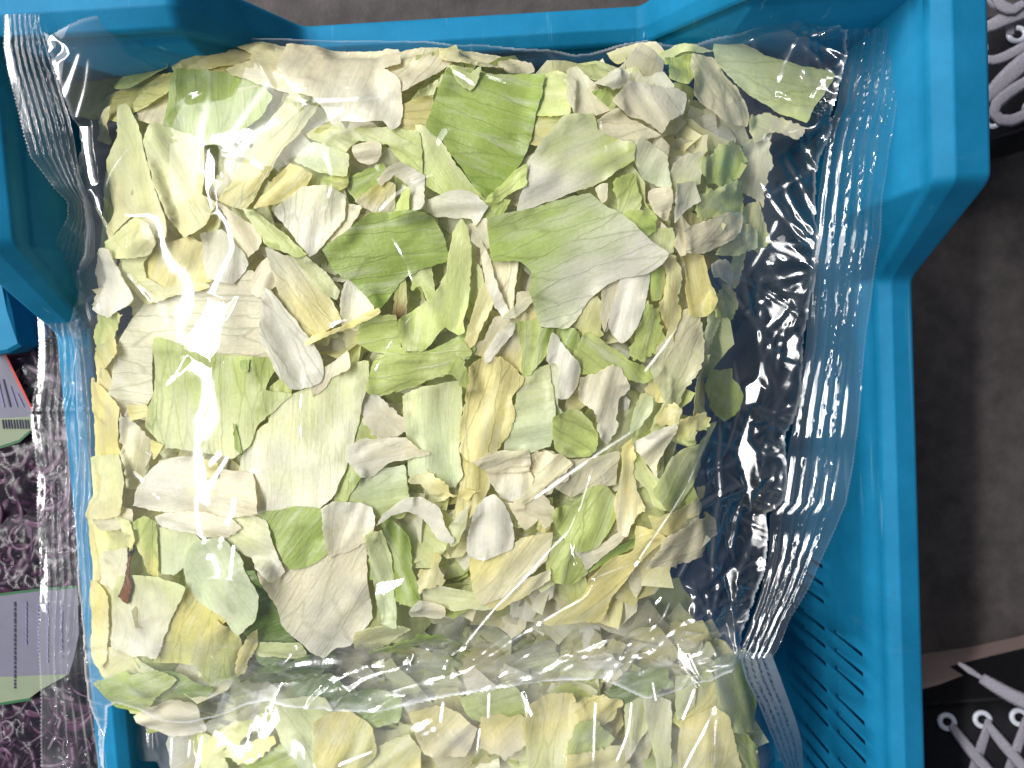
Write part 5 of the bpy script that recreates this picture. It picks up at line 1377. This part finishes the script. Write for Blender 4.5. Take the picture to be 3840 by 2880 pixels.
def tubes(name, paths, radii, flat, cols, mat, parent=None, **kw):
    V, F, C, R = [], [], [], []
    nv = 0
    for p, rad, fl, c in zip(paths, radii, flat, cols):
        p = np.asarray(p, float)
        n, k = len(p), 6
        d = np.gradient(p, axis=0)
        d /= np.linalg.norm(d, axis=1)[:, None] + 1e-9
        s = np.cross(d, (0, 0, 1)); s /= np.linalg.norm(s, axis=1)[:, None] + 1e-9
        u = np.cross(s, d)
        tp_ = np.sin(np.linspace(.25, math.pi - .25, n)) ** .35
        th = np.arange(k) / k * 2 * math.pi
        ring = p[:, None] + (s[:, None] * np.cos(th)[None, :, None] + u[:, None] * np.sin(th)[None, :, None] * fl) * (rad * tp_)[:, None, None]
        V.append(ring.reshape(-1, 3))
        i, j = np.meshgrid(np.arange(n - 1), np.arange(k), indexing='ij')
        a, b_ = i * k + j, i * k + (j + 1) % k
        F.append(np.stack([a, b_, b_ + k, a + k], -1).reshape(-1, 4) + nv)
        nv += n * k
        cc = np.asarray(c)
        cc = cc if cc.ndim == 2 else np.tile(cc, (n, 1))
        C.append(np.column_stack([np.repeat(cc, k, 0), np.ones(n * k)]))
        R.append(np.stack([np.repeat(np.arange(n) * .15, k), np.tile(th * .05, n), np.full(n * k, .2)], -1))
    me = mesh_np(name, np.concatenate(V), np.concatenate(F), mat, True, {'col': ('FLOAT_COLOR', np.concatenate(C)), 'rib': ('FLOAT_VECTOR', np.concatenate(R))})
    return link(name, me, parent, **kw)

def cabbage(seed, py0, py1, zt, label_sh, label_bag, n):
    r = np.random.default_rng(seed)
    paths, radii, flat, cols = [], [], [], []
    for _ in range(n):
        px, py = r.uniform(-260, 350), r.uniform(py0, py1)
        z = zt - .004 - .022 * r.uniform(0, 1) ** 1.5
        c = un(px, py, z)
        a0, ln = r.uniform(0, 6.28), r.uniform(.012, .040)
        kap = r.normal(0, 75)
        m = 12
        a = a0 + kap * np.linspace(-.5, .5, m) * ln + r.normal(0, .3) * np.sin(np.linspace(0, 6, m))
        st = np.stack([np.cos(a), np.sin(a)], 1) * ln / m
        xy = c + np.cumsum(st, 0) - st.sum(0) / 2
        zz = z + r.normal(0, .12) * (np.linspace(-1, 1, m) * ln) + .0022 * np.sin(np.linspace(0, r.uniform(2, 7), m) + r.uniform(0, 6))
        zz = np.minimum(zz, zt - .0025)
        paths.append(np.column_stack([xy, zz]))
        radii.append(r.choice([r.uniform(.0005, .0011), r.uniform(.0011, .0026)])); flat.append(r.uniform(.12, .6))
        base = .72 * np.array([(.075, .011, .058), (.13, .02, .09), (.04, .007, .038), (.22, .10, .20), (.34, .26, .34), (.095, .019, .095)][r.choice(6, p=[.26, .26, .22, .12, .06, .08])])
        u = np.clip(np.linspace(0, 1, m) + r.normal(0, .3), 0, 1)[:, None]
        cols.append(base * (1 - u * .4) + np.array((.22, .08, .2)) * u * .35)
    tubes('cabbage_shreds', paths, radii, flat, cols, M_CAB, label=label_sh, cat='cabbage', kind='stuff')
    b = thing('cabbage_bag', label_bag, 'bag', (0, 0, 0), 'clear bags of shredded red cabbage')
    # film lying on the shreds
    xs, ys = np.arange(-260, 352, 5.0), np.arange(py0 - 30, py1 + 20, 5.0)
    yy, xx = np.meshgrid(ys, xs, indexing='ij')
    xy = un(xx, yy, zt)
    x_, y_ = xy[..., 0], xy[..., 1]
    edge = np.minimum(np.minimum(yy - py0 + 30, py1 + 20 - yy) / 120, (352 - xx) / 110)
    z = zt - .012 * np.clip(1 - edge, 0, 1) ** 2 + .0016 * nz(x_, y_, .02) + .0007 * nz(x_ + y_ * .5, y_, .007) + .0006 * np.abs(nz(x_ + y_, y_ - x_, .009))
    link('film', mesh_np('film', np.stack([x_, y_, z], -1).reshape(-1, 3), quadgrid(len(ys), len(xs)), M_FILM3, True), b)
    # a closed dark underside to the filling
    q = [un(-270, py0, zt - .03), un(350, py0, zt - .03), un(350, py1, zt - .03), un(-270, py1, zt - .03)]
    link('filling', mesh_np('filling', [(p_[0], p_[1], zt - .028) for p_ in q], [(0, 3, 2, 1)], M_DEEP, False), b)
    return b
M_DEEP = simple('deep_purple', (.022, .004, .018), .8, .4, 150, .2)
M_LAB = simple('label_paper', (.125, .122, .17), .5, .08, 90, .3)
M_OLIVE = simple('label_olive', (.18, .22, .14), .5, .08, 90, .3)
M_GREEN = simple('label_green_line', (.012, .085, .03), .5, .1, 90, .3)
M_RED = simple('label_red_line', (.45, .03, .02), .5, .1, 90, .3)
M_INK = simple('label_ink', (.05, .045, .09), .6, .1, 90, .2)
cb1 = cabbage(11, 1290, 1960, -.066, 'tangle of purple red cabbage shreds inside the cabbage bag by the crate corner', 'clear bag of red cabbage with a slanted red-edged label', 330)
cb2 = cabbage(12, 1930, 2960, -.064, 'tangle of purple red cabbage shreds inside the nearer cabbage bag', 'clear bag of red cabbage with a large green-bordered lavender label', 520)

def flat_poly(name, pix, z, mat, parent, seed=1):
    xy = un(pix[:, 0], pix[:, 1], z)
    V = [(a, b_, z) for a, b_ in xy] + [(a, b_, z - .0003) for a, b_ in xy]
    n = len(xy)
    bm = bmesh.new()
    vs = [bm.verts.new(v) for v in V]
    bm.faces.new(vs[:n])
    bm.faces.new(vs[n:][::-1])
    for i in range(n):
        j = (i + 1) % n
        bm.faces.new((vs[i], vs[n + i], vs[n + j], vs[j]))
    bmesh.ops.triangulate(bm, faces=bm.faces)
    bmesh.ops.recalc_face_normals(bm, faces=bm.faces)
    me = bpy.data.meshes.new(name)
    bm.to_mesh(me); bm.free()
    me.materials.append(mat)
    return link(name, me, parent)

def strip(a, b_, wd):
    a, b_ = np.array(a, float), np.array(b_, float)
    d = b_ - a
    nrm = np.array([-d[1], d[0]]) / np.linalg.norm(d) * wd / 2
    return np.array([a + nrm, b_ + nrm, b_ - nrm, a - nrm])
z1 = -.0625
M_DIM = simple('label_faint_ink', (.17, .165, .30), .6, .1, 90, .2)
lab = flat_poly('label', P('4: -420,560 30,640 120,830 205,1000 203,1040 -420,1080'), z1, M_LAB, cb1)
flat_poly('border', P('4: -420,1080 203,1040 200,1120 120,1190 0,1228 -420,1250'), z1, M_OLIVE, lab)
flat_poly('border', P('4: 22,636 36,642 128,828 211,1000 203,1003 112,832'), z1 + .0004, M_RED, lab)
flat_poly('border', P('4: -420,1250 0,1228 120,1190 196,1125 206,1132 125,1206 0,1246 -420,1268'), z1, M_GREEN, lab)
r = np.random.default_rng(4)
ink = []
for k in range(10):
    x = 10 + k * 18
    flat_poly('bar', P('4: %f,%f %f,%f %f,%f %f,%f' % (x, 1062, x + r.uniform(5, 9), 1061, x + 16, 1118, x + 8, 1120)), z1 + .0004, M_INK, lab)
for k in range(4):
    flat_poly('print_line', P('4: %f,%f %f,%f %f,%f %f,%f' % (-30 + k * 45, 760 + k * 45, -22 + k * 45, 758 + k * 45, 28 + k * 42, 980, 18 + k * 42, 982)), z1 + .0004, M_INK if k == 1 else M_DIM, lab)
z2 = -.0600
lab = flat_poly('label', P('7: -420,600 0,562 250,530 490,512 505,800 470,960 440,1060 -420,1095'), z2, M_LAB, cb2)
flat_poly('border', P('7: -420,1095 440,1060 260,1160 190,1212 0,1242 -420,1280'), z2, M_OLIVE, lab)
flat_poly('border', P('7: -420,585 0,545 250,513 488,496 490,512 250,530 0,562 -420,600'), z2, M_GREEN, lab)
flat_poly('border', P('7: -420,1280 0,1242 190,1212 196,1228 0,1260 -420,1298'), z2, M_GREEN, lab)
for x, y0, y1, mt in ((92, 600, 1150, M_INK), (163, 600, 850, M_DIM), (-60, 640, 1100, M_DIM), (300, 600, 980, M_DIM), (390, 620, 960, M_DIM), (240, 610, 900, M_DIM)):
    yv = y0
    while yv < y1:
        l_ = r.uniform(8, 34)
        flat_poly('print_line', strip(P('7: %f,%f' % (x, yv))[0], P('7: %f,%f' % (x + 3, yv + l_))[0], 6.5), z2 + .0004, mt, lab)
        yv += l_ + r.uniform(5, 9)

# ---------------------------------------------------------------- two black lace-up shoes on the floor
ZF = -.2195
def shoe(label, toe, heading, eyelets, lace_fn, rubber, wide=1.0):
    t = thing('lace_up_shoe', label, 'shoe', (toe[0], toe[1], ZF), 'black canvas shoes with white laces', heading)
    # body: stations from toe (0) to heel
    L_ = .27
    st = np.linspace(0, 1, 40)
    hw = np.interp(st, [0, .02, .06, .14, .28, .45, .62, .85, .97, 1], [.006, .020, .033, .043, .047, .043, .038, .037, .024, .006]) * wide
    top = np.interp(st, [0, .03, .10, .20, .32, .45, .6, .8, .95, 1], [.034, .042, .048, .056, .070, .086, .093, .085, .085, .06])
    a = np.linspace(0, math.pi, 25)
    V = []
    for s_, h_, tz in zip(st, hw, top):
        for q in a:
            c_, s2 = math.cos(q), math.sin(q)
            V.append((s_ * L_, h_ * math.copysign(abs(c_) ** .6, c_), .022 + (tz - .022) * abs(s2) ** .62))
    link('upper', mesh_np('upper', V, quadgrid(40, 25), M_CANVAS), t)
    # rubber sole with a pale side wall
    ov = np.interp(st, [0, .15, .5, .7, 1], [.007, .007, -.003, -.004, .003])
    out = [(s_ * L_, h_ + e_) for s_, h_, e_ in zip(st, hw, ov)] + [(s_ * L_, -h_ - e_) for s_, h_, e_ in zip(st[::-1], hw[::-1], ov[::-1])]
    V = []
    lev = [(.0, 0), (0, .004), (.0, .036), (-.002, .039), (-.006, .039)]
    cen = np.array([L_ / 2, 0])
    for ins, zz in lev:
        for x_, y_ in out:
            sgn = math.copysign(1, y_)
            V.append((x_, y_ + ins * sgn, zz))
    n = len(out)
    F = [(k * n + i, k * n + (i + 1) % n, (k + 1) * n + (i + 1) % n, (k + 1) * n + i) for k in range(len(lev) - 1) for i in range(n)]
    link('sole', mesh_np('sole', V, F, rubber), t)
    # stitched facings either side of the tongue
    hz = lambda x_, y_: float(np.interp(x_ / L_, st, top)) - .0035 - 14 * max(abs(y_) - .012, 0) ** 2
    for sg in (1, -1):
        pts = [(x_, sg * .031, hz(x_, .031) + .0022) for x_ in np.linspace(.05, .20, 16)]
        tubes('seam', [pts], [.0016], [.7], [(.02, .02, .022)], M_CANVAS, t)
        for x_ in eyelets:
            bm = bmesh.new()
            R_, r_ = .0040, .0016
            ring = []
            for i in range(20):
                th = i / 20 * 2 * math.pi
                ring.append([bm.verts.new((math.cos(th) * (R_ + r_ * math.cos(p_)), math.sin(th) * (R_ + r_ * math.cos(p_)), r_ * .8 * math.sin(p_))) for p_ in np.arange(8) / 8 * 2 * math.pi])
            for i in range(20):
                for j in range(8):
                    bm.faces.new((ring[i][j], ring[(i + 1) % 20][j], ring[(i + 1) % 20][(j + 1) % 8], ring[i][(j + 1) % 8]))
            for f in bm.faces: f.smooth = True
            me = bpy.data.meshes.new('eyelet')
            bm.to_mesh(me); bm.free()
            me.materials.append(M_EYELET)
            o = link('eyelet', me, t)
            o.location = (x_, sg * .021, hz(x_, .021) + .0030)
            o.rotation_euler = (-sg * .25, -.18, 0)
    lace_fn(t, hz)
    return t

def lace(t, pts, wd=.0036, fl=.34):
    fl = fl * .62
    p = catmull(np.array(pts), False, .003)
    return tubes('lace', [p], [wd], [fl], [(.6, .6, .6)], M_LACE, t)

EY = [.078, .0955, .113, .1305, .148]
def cross_laces(t, hz):
    for i, x_ in enumerate(EY):
        for sg in (1, -1):
            x2 = x_ + (.016 if sg > 0 else .019)
            p = []
            for k, u in enumerate(np.linspace(0, 1, 7)):
                yv = sg * (.0195 - .041 * u)
                xv = x_ + .001 + (x2 - x_) * u ** 1.2
                p.append((xv, yv, hz(xv, abs(yv)) + .0045 + (.0035 if sg > 0 else .0015) * math.sin(u * math.pi)))
            lace(t, p)
    lace(t, [(.093, .058, .092), (.105, .045, .096), (.124, .029, .099), (.150, .012, .103), (.175, .0, .107)], .0050, .34)
    tubes('aglet', [[(.084, .0690, .090), (.088, .064, .091), (.094, .057, .092)]], [.0020], [.9], [(.6, .6, .6)], M_LACE, t)

hd = math.radians(18)
e1 = un(*P('9: 1705,1350')[0], ZF + .062)
def place(e, hd, lx=.078, ly=.021):
    return (e[0] - math.cos(hd) * lx + math.sin(hd) * ly, e[1] - math.sin(hd) * lx - math.cos(hd) * ly)
shoe('black canvas shoe with crossed white laces and white eyelets beside the low crate side', place(e1, hd), hd, EY, cross_laces, M_RUBBER, .64)

def bow_laces(t, hz):
    # flat loops of a tied bow falling over the toe side
    inv = lambda s: None
    c, s_ = math.cos(hd2), math.sin(hd2)
    def loc(spec, z):
        q = P(spec)
        w_ = un(q[:, 0], q[:, 1], ZF + z)
        d = w_ - np.array(toe2)
        return [(a * c + b_ * s_, -a * s_ + b_ * c, z) for a, b_ in d]
    lace(t, loc('3: 1930,190 2000,165 2100,120 2212,80 2330,40', .098), .0040, .35)
    lace(t, loc('3: 1930,370 2010,385 2090,365 2212,300 2330,230', .096), .0030, .4)
    lace(t, loc('3: 1960,640 2010,590 2100,500 2212,400 2330,300', .099), .0052, .3)
    lace(t, loc('3: 2330,450 2212,530 2120,590 2040,660 2020,715 2060,765 2130,770 2212,735 2330,660', .100), .0034, .4)
    lace(t, loc('3: 1960,-60 2040,20 2110,60 2130,150 2125,220', .094), .0040, .35)
    lace(t, loc('3: 2212,20 2150,60 2080,40 2020,-20', .100), .0034, .4)

hd2 = math.radians(14)
e2 = un(*P('3: 2120,250')[0], ZF + .066)
toe2 = place(e2, hd2, .0955, .021)
shoe('black canvas shoe with white lace loops beside the raised crate corner', toe2, hd2, EY, bow_laces, M_SOLE, .92)
print('objects', len(bpy.data.objects))
